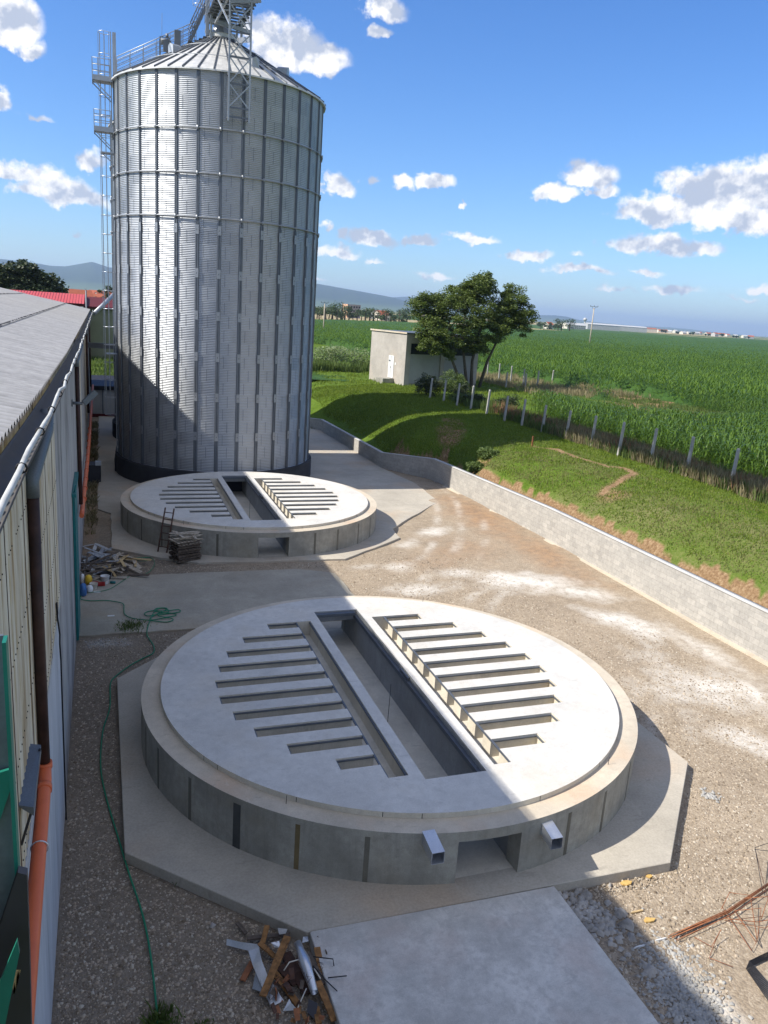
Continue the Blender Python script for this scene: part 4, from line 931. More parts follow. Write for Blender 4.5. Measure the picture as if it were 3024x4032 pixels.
np_mesh('block_courses', V, F, 'block', rw, False, {'along': AL})
V = []; F = []
for i, (x, y_, t) in enumerate(samp):
    x0, y0 = offset(i, -.012); xb, yb_ = offset(i, .315); V += [(x0, y0, t-.07), (x0, y0, t), (xb, yb_, t), (xb, yb_, t-.07)]
for i in range(len(samp)-1):
    a = i*4; F += [(a, a+4, a+5, a+1), (a+1, a+5, a+6, a+2), (a+2, a+6, a+7, a+3), (a+3, a+7, a+4, a)]
np_mesh('coping', V, F, 'plaster_white', rw)
m = MB()      # footing strip
for i in range(len(samp)-1):
    if samp[i][1] > 54: break
    a = offset(i, -.28); b = offset(i+1, -.28); m.add([(samp[i][0], samp[i][1], .12), (a[0], a[1], .12), (b[0], b[1], .12), (samp[i+1][0], samp[i+1][1], .12), (a[0], a[1], -.1), (b[0], b[1], -.1)], [(0, 1, 2, 3), (1, 4, 5, 2)])
m.build('footing', 'rim', rw)

# ------------------------------------------------------------ storage hall on the left
N = NT('streaked_cladding'); s1 = N.noise(N.coord((0, 3.2, .16)), 1.5, 6, .7); s2 = N.noise(N.coord((0, 1.1, .10)), 1, 4, .6); s3 = N.noise(N.coord((0, 9, .5)), 1.2, 4, .7)
c = N.ramp(s1, [(.35, (.30, .19, .08)), (.43, (.46, .36, .21)), (.50, (.64, .575, .45)), (.70, (.72, .67, .56))])
c = N.mix(N.ramp(s2, [(.42, 0), (.62, .75)]), c, N.ramp(s3, [(.3, (.30, .20, .10)), (.65, (.52, .47, .38))]))
c = N.mix(.25, c, N.ramp(s3, [(.35, .2), (.65, .8)]), 'OVERLAY'); N.col(c); N.set(.8, 0, .2); MAT['clad'] = N.m
N = NT('stained_plaster'); s1 = N.noise(N.coord((1, .55, .12)), 1.6, 6, .7); s2 = N.noise(N.coord(), .5, 5, .6); s3 = N.noise(N.coord((1, 3, .6)), 2, 5, .7)
c = N.ramp(s1, [(.34, (.10, .10, .105)), (.45, (.28, .265, .25)), (.58, (.42, .405, .37)), (.75, (.52, .50, .46))])
sz = N.n('ShaderNodeSeparateXYZ'); N.l(N.coord(), sz.inputs[0])
c = N.mix(N.ramp(s2, [(.4, 0), (.6, .6)]), c, (.40, .39, .375)); c = N.mix(.3, c, N.ramp(s3, [(.3, .15), (.7, .75)]), 'OVERLAY'); N.col(c); N.set(.9, 0, .15); MAT['stained'] = N.m
N = NT('fibre_cement_roof'); s1 = N.noise(N.coord((.25, 1.4, 1)), 1.2, 5, .6); s2 = N.noise(N.coord(), 5, 4, .6)
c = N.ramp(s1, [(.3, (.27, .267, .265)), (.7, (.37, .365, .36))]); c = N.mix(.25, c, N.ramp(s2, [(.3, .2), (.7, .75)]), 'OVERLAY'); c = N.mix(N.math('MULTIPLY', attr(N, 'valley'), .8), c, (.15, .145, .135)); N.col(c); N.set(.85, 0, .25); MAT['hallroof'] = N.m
N = NT('painted_lower_wall'); s1 = N.noise(N.coord((1, .8, .15)), 2, 5, .7)
N.col(N.ramp(s1, [(.25, (.14, .145, .15)), (.38, (.40, .41, .42)), (.7, (.53, .54, .56))])); N.set(.85, 0, .2); MAT['lowerwall'] = N.m
HX = -1.08; HY0, HY1 = -4.0, 88.0
def eave(Y): return float(np.interp(Y, [-4, 8, 11, 15, 26, 68, 90], [11.5, 11.36, 11.26, 11.16, 10.98, 10.87, 10.84]))
hall = empty('storage_hall', (HX, 40, 0), 'long storage hall with grey corrugated roof and yellow-streaked white cladding', 'hall')
def wallstrip(name, y0, y1, z0, z1, mat, x=HX, wave=0, parent=hall):
    V = []; F = []
    ys_ = np.arange(y0, y1+.001, .045) if wave else np.linspace(y0, y1, max(2, int((y1-y0)/3)+1))
    for i, y_ in enumerate(ys_):
        zt = z1(y_) if callable(z1) else z1; zb = z0(y_) if callable(z0) else z0
        dx = wave*math.cos(2*PI*y_/.18) if wave else 0
        V += [(x+dx, y_, zb), (x+dx, y_, zt)]
    n = len(ys_); F = [(2*i, 2*i+2, 2*i+3, 2*i+1) for i in range(n-1)]
    return np_mesh(name, V, F, mat, parent, bool(wave))
etop = lambda y_: eave(y_)-.03
wallstrip('cladding', HY0, 19.4, lambda y_: 5.72 if y_ < 15.2 else 5.72-0*(y_-15.2), etop, 'clad', HX+.03, .02)
wallstrip('lower_wall', HY0, 19.4, 0, 5.72, 'lowerwall')
m = MB(); m.box((HX-.02, HY0, 5.56), (HX+.05, 19.35, 5.70)); m.build('wall_ledge', 'plaster_white', hall)
wallstrip('plaster_wall', 19.4, 37.0, 0, etop, 'stained')
wallstrip('cladding', 37.6, 45.5, 4.2, etop, 'clad', HX+.03, .02); wallstrip('lower_wall', 37.0, 46, 0, 4.2, 'stained')
wallstrip('plaster_wall', 46, 60, 0, etop, 'stained'); wallstrip('cladding', 60.2, 74, 3.8, etop, 'clad', HX+.03, .02); wallstrip('lower_wall', 60, 74, 0, 3.8, 'plaster_white'); wallstrip('plaster_wall', 74, 88, 0, etop, 'stained')
m = MB(); rsw = random.Random(3)
for zrow in (9.9, 8.6, 7.3, 6.0):
    for i in range(90):
        y_ = 4+i*.17
        if rsw.random() < .85: m.box((HX+.05, y_-.008, zrow-.008), (HX+.060, y_+.008, zrow+.008))
o = m.build('cladding_screw', 'black', hall); o['kind'] = 'stuff'
m = MB()
for y_ in (6.9, 9.1, 11.3, 13.5, 15.7, 17.9): m.box((HX+.05, y_-.006, 5.75), (HX+.058, y_+.006, eave(y_)-.1))
build_split(m, 'sheet_lap', 'brown_pipe', hall)
m = MB(); m.add([(HX, HY1, 0), (-34, HY1, 0), (-34, HY1, 10.8), (-18, HY1, 14.1), (HX, HY1, 10.75)], [(0, 1, 2, 3, 4)]); m.add([(HX, HY0, 0), (-34, HY0, 0), (-34, HY0, 10.8), (-18, HY0, 14.1), (HX, HY0, 11.1)], [(0, 1, 2, 3, 4)]); m.add([(-34, HY0, 0), (-34, HY1, 0), (-34, HY1, 10.8), (-34, HY0, 10.8)], [(0, 1, 2, 3)])
m.build('gable_wall', 'stained', hall)
# roof, corrugated, three overlapping runs of sheets
RP = .32
ysr = np.arange(HY0-.3, 90.1, RP/8)
def roofrun(xa, xb, dz, nm='roof'):
    xr = np.linspace(xa, xb, 4); V = []; 
    ev = np.interp(ysr, [-4, 8, 11, 15, 26, 68, 90], [11.5, 11.36, 11.26, 11.16, 10.98, 10.87, 10.84])
    wv = .032*np.clip(np.cos(2*PI*ysr/RP)*1.6, -1, 1)
    for x in xr:
        z = ev+.02+(-.95-x)*.185+dz*(1 if x == xr[0] else (x-xr[-1])/(xr[0]-xr[-1]))+wv
        V.append(np.column_stack([np.full_like(ysr, x), ysr, z]))
    V = np.concatenate(V); n = len(ysr); I = np.arange(4*n).reshape(4, n)
    F = np.column_stack([I[:-1, :-1].ravel(), I[:-1, 1:].ravel(), I[1:, 1:].ravel(), I[1:, :-1].ravel()])
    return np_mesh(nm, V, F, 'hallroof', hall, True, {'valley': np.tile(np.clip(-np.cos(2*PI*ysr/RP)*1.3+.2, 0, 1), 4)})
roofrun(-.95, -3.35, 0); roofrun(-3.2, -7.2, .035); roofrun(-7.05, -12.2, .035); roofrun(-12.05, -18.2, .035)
m = MB(); m.add([(-18.2, HY0-.3, 14.2), (-35, HY0-.3, 11.0), (-35, 90, 11.0), (-18.2, 90, 14.0)], [(0, 1, 2, 3)]); m.build('roof', 'hallroof', hall)
m = MB(); rb = random.Random(4)
for xrow in (-3.25, -7.1):
    y_ = 4
    while y_ < 88:
        z = eave(y_)+.02+(-.95-xrow)*.185+.03
        m.add([(xrow-.04, y_-.03, z), (xrow+.05, y_-.03, z), (xrow+.05, y_+.03, z), (xrow-.04, y_+.03, z), (xrow+.0, y_, z+.085)], [(0, 1, 4), (1, 2, 4), (2, 3, 4), (3, 0, 4)])
        y_ += .36*rb.choice((1, 1, 2))
o = m.build('roof_bolt', 'black_steel', hall); o['kind'] = 'stuff'
# gutter, half round
ysg = np.linspace(HY0, 90, 95); V = []; F = []
for y_ in ysg:
    for k in range(9):
        t = PI*k/8; V.append((-.80-.15*math.cos(t), y_, eave(y_)-.10-.13*math.sin(t)))
F = [(i*9+k, (i+1)*9+k, (i+1)*9+k+1, i*9+k+1) for i in range(len(ysg)-1) for k in range(8)]
gu = np_mesh('gutter', V, F, 'gutterm', hall, True); sol = gu.modifiers.new('thick', 'SOLIDIFY'); sol.thickness = .01
m = MB(); r4 = random.Random(9)
m.tube([(-.66+r4.uniform(-.02, .02), y_, eave(y_)-.02+r4.uniform(-.035, .035)) for y_ in np.arange(HY0, 89, 1.1)], .027, 8)
tag(m.build('cable_conduit', 'conduit', hall), 'wavy white conduit strapped along the gutter')
m = MB()
for y_ in np.arange(5, 88, 2.3): m.tube([(-.66+.044*math.cos(t), y_, eave(y_)-.02+.044*math.sin(t)) for t in np.linspace(0, 2*PI, 9)[:-1]], .009, 4, closed=True)
build_split(m, 'conduit_clip', 'black', hall)
# downpipes: grey offset at the gutter, then brown
def downpipe(y0, y1, zb, r=.085, grey=True):
    m = MB(); ev = eave(y0); m.tube([(-.80, y0, ev-.18), (-.80, y0-.12, ev-.45), (-.95, y1, ev-1.0), (-.95, y1, ev-1.25)], [r*1.15, r*1.15, r*1.1, r*1.1], 14)
    o = m.build('downpipe', 'grey_pipe', hall); m = MB(); m.tube([(-.95, y1, ev-1.2), (-.95, y1, zb)], r, 14); m.build('lower_pipe', 'brown_pipe', o); return o
downpipe(13.2, 11.95, 5.50); downpipe(37.2, 36.0, 3.75); downpipe(63.5, 62.6, 4.0); downpipe(80, 79.2, 4.1)
# orange collector pipes
op = empty('collector_pipe', (-.9, 10, 5.5), 'nearest orange plastic drain pipe running along the hall wall, clamped by metal bands', 'pipe')
m = MB(); m.tube([(-.95, 11.95, 5.72), (-.95, 11.95, 5.62)], .115, 16); m.tube([(-.95, 11.95, 5.66), (-.94, 11.75, 5.52), (-.92, 8, 5.20), (-.9, 4, 4.9)], .098, 16); m.tube([(-.94, 11.62, 5.51), (-.937, 11.5, 5.5)], .112, 16); m.build('pipe', 'orange', op)
m = MB()
for y_ in (10.3, 7.35): m.tube([(-.928+.112*math.cos(t), y_, 5.20+(y_-8)*.0815+.112*math.sin(t)) for t in np.linspace(0, 2*PI, 17)[:-1]], .011, 5, closed=True)
build_split(m, 'pipe_clamp', 'galv_bright', op)
op = empty('collector_pipe', (-.9, 50, 4), 'faded orange drain pipe along the far part of the hall wall', 'pipe')
m = MB(); m.tube([(-.9, 34.6, 3.6), (-.9, 35.5, 3.55), (-.85, 50, 3.2), (-.82, 60, 3.3), (-.82, 86, 3.5)], .10, 12); m.build('pipe', 'orange', op)
m = MB()
for y_ in np.arange(38, 60, 2.4): zc_ = float(np.interp(y_, [35.5, 50, 60], [3.55, 3.2, 3.3])); m.tube([(-.86, y_-.06, zc_), (-.86, y_+.06, zc_)], .118, 12)
build_split(m, 'pipe_socket', 'orange', op)
# teal sliding door standing open against the wall, metal ledge, camera bracket
dr = empty('sliding_door', (-1.0, 30, 0), 'teal painted tall door edge on the stained hall wall', 'door')
m = MB(); m.box((-1.07, 29.6, .1), (-.98, 32.2, 5.7)); m.build('door_leaf', 'teal_door', dr); m = MB(); m.box((-1.07, 29.2, 5.72), (-.93, 33, 5.84)); m.tube([(-1.0, 29.5, 5.8), (-.93, 29.5, 6.1)], .03, 6); m.build('top_rail', 'teal_door', dr)
led = empty('metal_ledge', (-.95, 10, 6.7), 'grey sheet metal ledge bracketed to the streaked cladding above the orange pipe', 'ledge')
m = MB(); m.add([(-1.05, 9.27, 6.78), (-.88, 9.27, 6.72), (-.90, 10.87, 6.64), (-1.05, 10.87, 6.68), (-1.05, 9.27, 6.76), (-.88, 9.27, 6.60), (-.90, 10.87, 6.52), (-1.05, 10.87, 6.66)], [(0, 1, 2, 3), (1, 5, 6, 2), (0, 4, 5, 1), (2, 6, 7, 3)]); m.build('sheet', 'galv_dark', led)
m = MB()
for y_ in (9.3, 10.7): m.bar((-.90, y_, 6.68), (-1.04, y_, 6.2), .03)
build_split(m, 'bracket', 'black_steel', led)
lamp = empty('wall_floodlight', (-.9, 36, 9), 'small floodlight on an arm sticking out of the hall wall', 'floodlight')
p = Vector((-1.06, 31.6, 8.75)); m = MB(); m.box((p.x, p.y-.12, p.z-.12), (p.x+.04, p.y+.12, p.z+.12)); m.tube([p, p+Vector((.38, 0, -.02))], .055, 8); m.build('arm', 'galv_dark', lamp)
m = MB(); m.bar(p+Vector((.42, 0, 0)), p+Vector((.86, .15, .42)), .14, .2); m.build('lamp_head', 'grey_pipe', lamp)
cb_ = MB(); cb_.tube([(-1.02, 17.5, 6.2), (-.99, 17.2, 6.35), (-.97, 17.0, 6.2), (-.99, 17.1, 5.98), (-1.0, 17.3, 6.05)], .018, 6, closed=True); cb_.tube([(-1.0, 17.3, 6.05), (-.97, 17.5, 5.5), (-1.0, 17.9, 5.1), (-1.0, 18.1, 4.6), (-1.01, 18.1, 0.4)], .02, 6)
tag(cb_.build('loose_cable', 'black'), 'loose black cable loop hanging on the cladding edge', 'cable')
wt_ = MB()
for i in range(22): y_ = 9.9+i*.0; 
# end of the yard: white wall with dark lean-to roof, olive building, grain pipe, cross beam
ew = empty('end_wall', (2, 89, 0), 'white wall with a dark flat roof closing the yard behind the silos', 'wall')
m = MB(); m.box((-1.05, 88.6, 0), (6.5, 89.0, 3.1)); m.build('wall', 'plaster_white', ew); m = MB(); m.add([(-1.05, 88.3, 3.2), (6.6, 88.3, 3.2), (6.6, 91.5, 4.0), (-1.05, 91.5, 4.0), (-1.05, 88.3, 3.1), (6.6, 88.3, 3.1), (6.6, 91.5, 3.9), (-1.05, 91.5, 3.9)], [(0, 1, 2, 3), (4, 7, 6, 5), (0, 4, 5, 1), (1, 5, 6, 2), (3, 2, 6, 7), (0, 3, 7, 4)])
m.box((-1.0, 88.4, 2.75), (3.4, 88.62, 3.1)); m.build('lean_to_roof', 'black_steel', ew); m = MB(); m.tube([(0.1, 88.5, 0), (.1, 88.5, 2.8)], .05, 8); m.build('drain', 'grey_pipe', ew)
m = MB(); m.box((-1.0, 87.9, .0), (5.8, 88.1, .32)); m.build('kerb', 'red_wall', ew)
ob = empty('olive_building', (3, 112, 4), 'olive rendered building with a dull red roof edge beyond the yard', 'building')
m = MB(); m.box((-14, 112, 3.9), (9, 126, 10.5)); m.build('wall', 'olive', ob); m = MB(); m.prism([(-14.3, 111.6), (9.3, 111.6), (9.3, 126.4), (-14.3, 126.4)], 10.52, 10.75); m.add([(-14.3, 111.6, 10.76), (9.3, 111.6, 10.76), (9.3, 119, 11.9), (-14.3, 119, 11.9)], [(0, 1, 2, 3)]); m.build('roof', 'red_wall', ob)
m = MB(); m.tube([at(203, 678, 88), at(246, 636, 92)], .2, 14); tag(m.build('grain_pipe', 'galv'), 'sloping grey grain pipe from the hall roof corner up behind the silo', 'pipe')
m = MB(); m.bar((-1.05, 75, 8.18), (3.0, 75, 8.12), .2, .46); tag(m.build('tie_beam', 'galv_dark'), 'dark steel tie beam between the hall wall and the silo ladder', 'beam')
rr = empty('red_roofed_shed', (-5, 118, 4), 'shed with a bright red ribbed metal roof behind the hall', 'shed')
m = MB(); X0, X1, Y0_, Y1_ = -26.0, -1.75, 110, 124
for i in range(int((X1-X0)/.35)):
    x = X0+i*.35; z0, z1 = 11.05, 12.15; m.add([(x, Y0_, z0), (x+.3, Y0_, z0), (x+.3, 117, z1), (x, 117, z1)], [(0, 1, 2, 3)]); m.add([(x+.3, Y0_, z0), (x+.325, Y0_, z0+.06), (x+.35, Y0_, z0), (x+.3, 117, z1), (x+.325, 117, z1+.06), (x+.35, 117, z1)], [(0, 1, 4, 3), (1, 2, 5, 4)])
m.add([(X0, 117, 12.15), (X1, 117, 12.15), (X1, Y1_, 11), (X0, Y1_, 11)], [(0, 1, 2, 3)]); m.build('roof', 'red_roof', rr)
m = MB(); m.box((X0+.2, 110.3, 4), (X1-.15, 123.8, 10.98)); m.build('wall', 'red_wall', rr); m = MB(); m.box((-2.3, 110.15, 10.2), (-1.95, 110.28, 10.7)); m.build('window', 'white_paint', rr)
m = MB(); m.tube([(-1.6, 109.7, 4), (-1.6, 109.7, 12.7)], .09, 8); m.tube([(-1.6, 109.7, 12.7), (-1.62, 109.7, 13.0)], .04, 6); m.build('flue', 'galv_dark', rr)

# small objects of the yard edge near the silo
jb = empty('junction_cabinet', (-.2, 55, 0), 'dark metal cabinet and stub duct standing between the hall and the silo', 'cabinet')
q = atz(415, 905, 0); m = MB(); m.box((-.95, 56.6, .05), (-.15, 58, 1.25)); m.build('body', 'black_steel', jb); m = MB(); m.box((-.5, 56.5, 1.26), (-.12, 57.1, 1.5)); m.build('duct_stub', 'galv', jb)
m = MB(); m.tube([(.85, 60.2, .09), (.84, 60.2, 1.0), (.98, 61, 1.75), (1.15, 61.6, 2.3)], .055, 8); m.tube([(.85, 60.2, .6), (1.3, 60.5, .6)], .03, 6); tag(m.build('bent_pipe', 'black_steel'), 'bent dark pipe rising from the driveway beside the silo base', 'pipe')
# leaning ladder
la = empty('leaning_ladder', (2.8, 40.4, .1), 'dark ladder leaning on the rim of the farther round foundation', 'ladder')
a0_ = Vector((2.56, 40.3, .09)); a1_ = Vector((2.98, 40.05, .09)); t0_ = Vector((3.0, 41.15, 2.2)); t1_ = Vector((3.42, 40.9, 2.2))
m = MB(); m.bar(a0_, t0_, .05, .08); m.bar(a1_, t1_, .05, .08); build_split(m, 'stile', 'rust_dark', la); m = MB()
for i in range(6): t = .12+i*.155; m.bar(a0_.lerp(t0_, t), a1_.lerp(t1_, t), .035)
build_split(m, 'rung', 'rust_dark', la)
# pallet stack
r5 = random.Random(11)
for k in range(8):
    pal = empty('pallet', (3.75, 38.9, .09+k*.135), 'weathered wooden pallet, '+['lowest', 'second', 'third', 'fourth', 'fifth', 'sixth', 'seventh', 'eighth'][k]+' from the ground in the stack under loose boards', 'pallet', 'pallets stacked by the far foundation')
    cxp, cyp = 3.78+r5.uniform(-.06, .06), 38.95+r5.uniform(-.06, .06); an = .35+r5.uniform(-.09, .09); z = .09+k*.135
    def PT(u, v, zz_): return Vector((cxp+u*math.cos(an)-v*math.sin(an), cyp+u*math.sin(an)+v*math.cos(an), zz_))
    m = MB()
    for v in (-.42, 0, .42): m.bar(PT(-.62, v, z+.045), PT(.62, v, z+.045), .09, .075)
    build_split(m, 'stringer', 'wood_dark', pal); m = MB()
    for i in range(7): u = -.56+i*.187; m.bar(PT(u, -.48+r5.uniform(-.04, .04), z+.097), PT(u+r5.uniform(-.03, .03), .48, z+.097), .13, .022)
    build_split(m, 'deck_board', 'wood_dark' if k < 6 else 'wood', pal)
m = MB()
for i in range(15):
    u = r5.uniform(-.5, .5); v = r5.uniform(-.4, .4); an = r5.choice((.2, .35, .9, 1.9))+r5.uniform(-.2, .2); L_ = r5.uniform(.35, .75); z = 1.2+i*.018+r5.uniform(0, .04)
    c_ = Vector((3.72+u, 38.9+v, z)); d_ = Vector((math.cos(an), math.sin(an), r5.uniform(-.06, .06)))*L_; m = MB(); m.bar(c_-d_, c_+d_, r5.uniform(.09, .15), .028)
    tag(m.build('loose_board', 'wood'), 'pale weathered board lying loose on top of the pallet stack', 'board', 'loose boards on the pallet stack')
# timber heap by the hall
def heap(n, cx, cy, rx, ry, z0, dz, Ls, mats, label, group, seed, w=(.08, .16), name='board', th=.03):
    r = random.Random(seed)
    for i in range(n):
        a = r.uniform(0, PI); x, y_ = cx+r.gauss(0, rx), cy+r.gauss(0, ry); L_ = r.uniform(*Ls)/2; rise = max(0, 1-abs((x-cx)/(rx*2.2)))*max(0, 1-abs((y_-cy)/(ry*2.2)))
        z = z0+rise*dz*r.random()+.03; d_ = Vector((math.cos(a), math.sin(a), r.uniform(-.12, .14)))*L_; c_ = Vector((x, y_, max(z, z0+.04+abs(d_.z))))
        m = MB(); m.bar(c_-d_, c_+d_, r.uniform(*w), th, (r.uniform(-.3, .3), r.uniform(-.3, .3), 1)); tag(m.build(name, r.choice(mats)), label, 'board' if name == 'board' else name.split('_')[-1], group)
heap(34, .55, 38.2, .55, .75, .05, .45, (.9, 2.0), ['wood', 'wood', 'wood_new', 'wood_dark'], 'pale plank in the untidy timber heap beside the green hose', 'planks in the timber heap', 3, (.1, .2))
heap(34, -.35, 39.3, .4, 1.2, .05, .55, (.7, 1.6), ['galv', 'galv', 'wood_dark'], 'grey sheet metal strip in the heap against the hall wall', 'metal strips in the heap', 6, (.12, .28), 'metal_strip', .012)
heap(5, -.7, 37.2, .15, .7, .3, .3, (2.2, 3.4), ['wood_dark'], 'long dark batten leaning over the metal scraps by the hall wall', 'long battens by the wall', 8, (.05, .08), 'batten', .05)
# buckets, bags, cans
def bucket(x, y_, r, h, mat, label, filled='stone_pale'):
    b = empty('bucket', (x, y_, .06), label, 'bucket'); m = MB(); m.smooth = True; m.lathe([(r*.8, .06), (r, .06+h), (r*1.06, .06+h), (r*1.06, .04+h), (r*.93, .04+h), (r*.76, .09)], (x, y_), 20); m.build('shell', mat, b)
    m = MB(); m.lathe([(.001, .06+h*.35), (r*.84, .06+h*.35)], (x, y_), 16); m.build('contents', filled, b)
    m = MB(); m.tube([(x-r, y_, h)]+[(x-r*math.cos(t), y_-r*1.0*math.sin(t), h-.02-.1*math.sin(t)) for t in np.linspace(.3, PI-.3, 7)]+[(x+r, y_, h)], .006, 4); m.build('handle', 'galv', b)
bucket(-.02, 35.95, .19, .36, 'white_paint', 'white bucket with a handle in front of the timber heap'); bucket(.05, 36.55, .22, .30, 'black', 'black bucket behind the white bucket', 'black'); bucket(-.50, 35.3, .17, .26, 'cream', 'low cream bucket beside the red box')
m = MB(); m.box((-.62, 35.55, .07), (-.02, 35.72, .22)); m.box((-.6, 35.5, .22), (-.3, 35.7, .27)); bev(tag(m.build('crate', 'red'), 'flat dark red box behind the cream bucket', 'box'), .01)
def bag(x, y_, w, d, h, mat, label, name='bag'):
    m = MB(); m.smooth = True; n = 14; prof = [(.0, .02), (.85, .02), (1.0, .15), (.97, .55), (.8, .85), (.35, .97), (0.0, 1)]
    r = random.Random(int(x*100+y_*31)); b = 0
    for (k, z) in prof:
        for i in range(n):
            t = 2*PI*i/n; q = 1+r.uniform(-.09, .09); m.v.append((x+w*k*q*math.cos(t), y_+d*k*q*math.sin(t), .06+h*z))
    for j in range(len(prof)-1):
        for i in range(n): m.face([j*n+i, j*n+(i+1) % n, (j+1)*n+(i+1) % n, (j+1)*n+i])
    return tag(m.build(name, mat), label, name)
bag(-.92, 34.55, .15, .24, .55, 'blue_bag', 'blue and white cement bag standing against the hall wall'); bag(-.72, 36.0, .16, .2, .42, 'yellow', 'yellow canister by the hall wall behind the blue bag', 'canister'); bag(-.66, 34.95, .14, .2, .3, 'white_paint', 'white jerrycan lying next to the blue bag', 'canister'); bag(-.98, 36.1, .1, .14, .45, 'white_paint', 'white and red bottle in the corner behind the yellow canister', 'bottle')
m = MB(); m.tube([(.2, 35.9, .11), (.42, 35.85, .11)], .06, 10); tag(m.build('bottle', 'teal_door'), 'small green bottle lying right of the white bucket', 'bottle')
m = MB(); m.box((-.5, 34.75, .06), (-.22, 34.95, .075)); m.box((.05, 31.9, .06), (.32, 32.02, .07)); 
tag(m.build('paper_scrap', 'white_paint', None), 'white paper scraps lying on the concrete pad', 'litter')

# hoses
def hose(pts, label, r=.016, name='garden_hose'):
    P_ = [Vector(p) for p in pts]; out = []
    for i in range(len(P_)-1):
        p0, p1, p2, p3 = P_[max(i-1, 0)], P_[i], P_[i+1], P_[min(i+2, len(P_)-1)]
        for k in range(6):
            t = k/6; out.append(.5*((2*p1)+(-p0+p2)*t+(2*p0-5*p1+4*p2-p3)*t*t+(-p0+3*p1-3*p2+p3)*t*t*t))
    out.append(P_[-1]); m = MB(); m.tube(out, r, 7); return tag(m.build(name, 'hose'), label, 'hose')
z1, z2 = .035, .085
hose([(.74, 9.5, z1), (.75, 11, z1), (.74, 12.22, z1), (.73, 12.96, z1), (.69, 14.01, z1), (.59, 15.02, z1), (.37, 16.31, z1), (.16, 17.69, z1), (-.12, 19.57, z1), (-.23, 21.05, z1), (-.16, 22.82, z1), (.05, 24.25, z1), (.09, 25.91, z1), (.30, 26.48, z1+.01), (.77, 27.22, z1), (1.25, 27.75, z1), (1.6, 28.11, z1), (1.66, 28.77, z1), (1.49, 29.73, z1), (1.52, 30.33, z2), (1.68, 31.19, z2)], 'green hose running along the gravel beside the hall to the coil', .022)
cp = [(1.68, 31.19), (1.85, 31.9), (2.1, 32.35), (2.4, 32.3), (2.45, 31.95), (2.1, 31.75), (1.6, 31.6), (1.5, 31.95), (1.8, 32.2), (2.3, 32.0), (2.85, 32.1), (2.88, 31.85), (2.3, 31.75), (2.0, 31.55), (2.3, 31.35), (2.7, 31.5), (2.65, 31.75), (2.2, 31.85), (1.9, 32.1), (2.0, 32.4), (2.3, 32.45), (2.42, 32.2), (2.1, 31.9), (1.7, 31.4), (1.75, 31.2)]
cp += [(2.3, 31.25), (2.55, 31.12), (2.5, 30.95), (2.2, 30.9), (1.5, 31.15), (1.0, 31.45), (.72, 31.95), (.70, 32.55), (.68, 33.1), (.33, 33.46), (-.07, 33.68), (-.6, 33.75), (-1.0, 33.9), (-1.0, 34.3)]
hose([(x, y_, z2+.012*((i*7) % 4)) for i, (x, y_) in enumerate(cp)], 'green hose coiled in loops on the concrete pad', .02)
hose([(-.72, 34.75, z2), (.09, 35.02, z2), (.73, 36.06, z2), (1.19, 36.93, .05), (1.86, 37.1, .05), (2.27, 38.34, .05), (2.23, 39.3, .05), (1.9, 39.45, .06), (1.5, 39.1, .08), (1.7, 38.8, .1), (2.2, 39.0, .1), (2.1, 39.3, .12), (1.6, 39.35, .12), (1.3, 39.1, .1)], 'thin green hose looping beside the timber heap', .014)

# ------------------------------------------------------------ blockhouse
B0 = Vector((35.2, 92.4, 3.9)); UL = Vector((-2.1, 7.5, 0)).normalized(); UR = Vector((UL.y, -UL.x, 0))   # along left face, along right face
def BH(u, v, z): return B0+UR*u+UL*v+Vector((0, 0, z))
def bquad(m, u0, u1, v0, v1, z0, z1):
    p = [BH(u0, v0, z0), BH(u1, v0, z0), BH(u1, v1, z0), BH(u0, v1, z0), BH(u0, v0, z1), BH(u1, v0, z1), BH(u1, v1, z1), BH(u0, v1, z1)]
    m.add(p, [(0, 3, 2, 1), (4, 5, 6, 7), (0, 1, 5, 4), (1, 2, 6, 5), (2, 3, 7, 6), (3, 0, 4, 7)])
MAT['block_render'] = concrete('weathered_render', (.42, .385, .34), .14, (.6, .52, .45), .3, .6, .5)
MAT['panel_render'] = concrete('pale_panel_render', (.36, .36, .35), .08, scale=.5)
bh = empty('transformer_house', tuple(B0), 'small flat-roofed rendered utility building beside the walnut tree', 'building')
m = MB(); W_, D_, H_ = 11.8, 7.7, 6.35
bquad(m, 0, .25, 0, D_, -.6, H_); bquad(m, .25, W_, D_-.25, D_, -.6, H_); bquad(m, W_-.25, W_, .001, D_-.25, -.6, H_); bquad(m, .25, W_-.25, 0, .3, 5.2, H_)
bquad(m, .25, .75, 0, .3, -.6, 5.199); bquad(m, 5.6, 6.2, 0, .3, -.6, 5.199); bquad(m, W_-.8, W_-.25, 0, .3, -.6, 5.199)
m.build('wall', 'block_render', bh)
m = MB(); bquad(m, .751, 5.599, .18, .26, .35, 3.9); bquad(m, 6.201, W_-.801, .18, .26, .35, 3.9); build_split(m, 'infill_panel', 'panel_render', bh)
m = MB(); bquad(m, .751, 5.599, .1, .27, -.6, .349); bquad(m, 6.201, W_-.801, .1, .27, -.6, .349); m.build('plinth', 'ringwall', bh)
m = MB(); bquad(m, .751, 5.599, .2, .24, 3.901, 5.199); bquad(m, 6.201, W_-.801, .2, .24, 3.901, 5.199); build_split(m, 'window', 'glass', bh)
m = MB(); bquad(m, -.12, W_+.12, -.12, D_+.12, H_+.002, H_+.12); m.build('roof', 'galv_dark', bh); m = MB(); bquad(m, -.15, -.1, -.15, D_+.15, H_-.03, H_+.16); m.build('roof_edge', 'rim', bh)
m = MB(); bquad(m, -.05, -.002, 2.35, 3.45, .75, 3.5); dd_ = m.build('door', 'white_paint', bh)
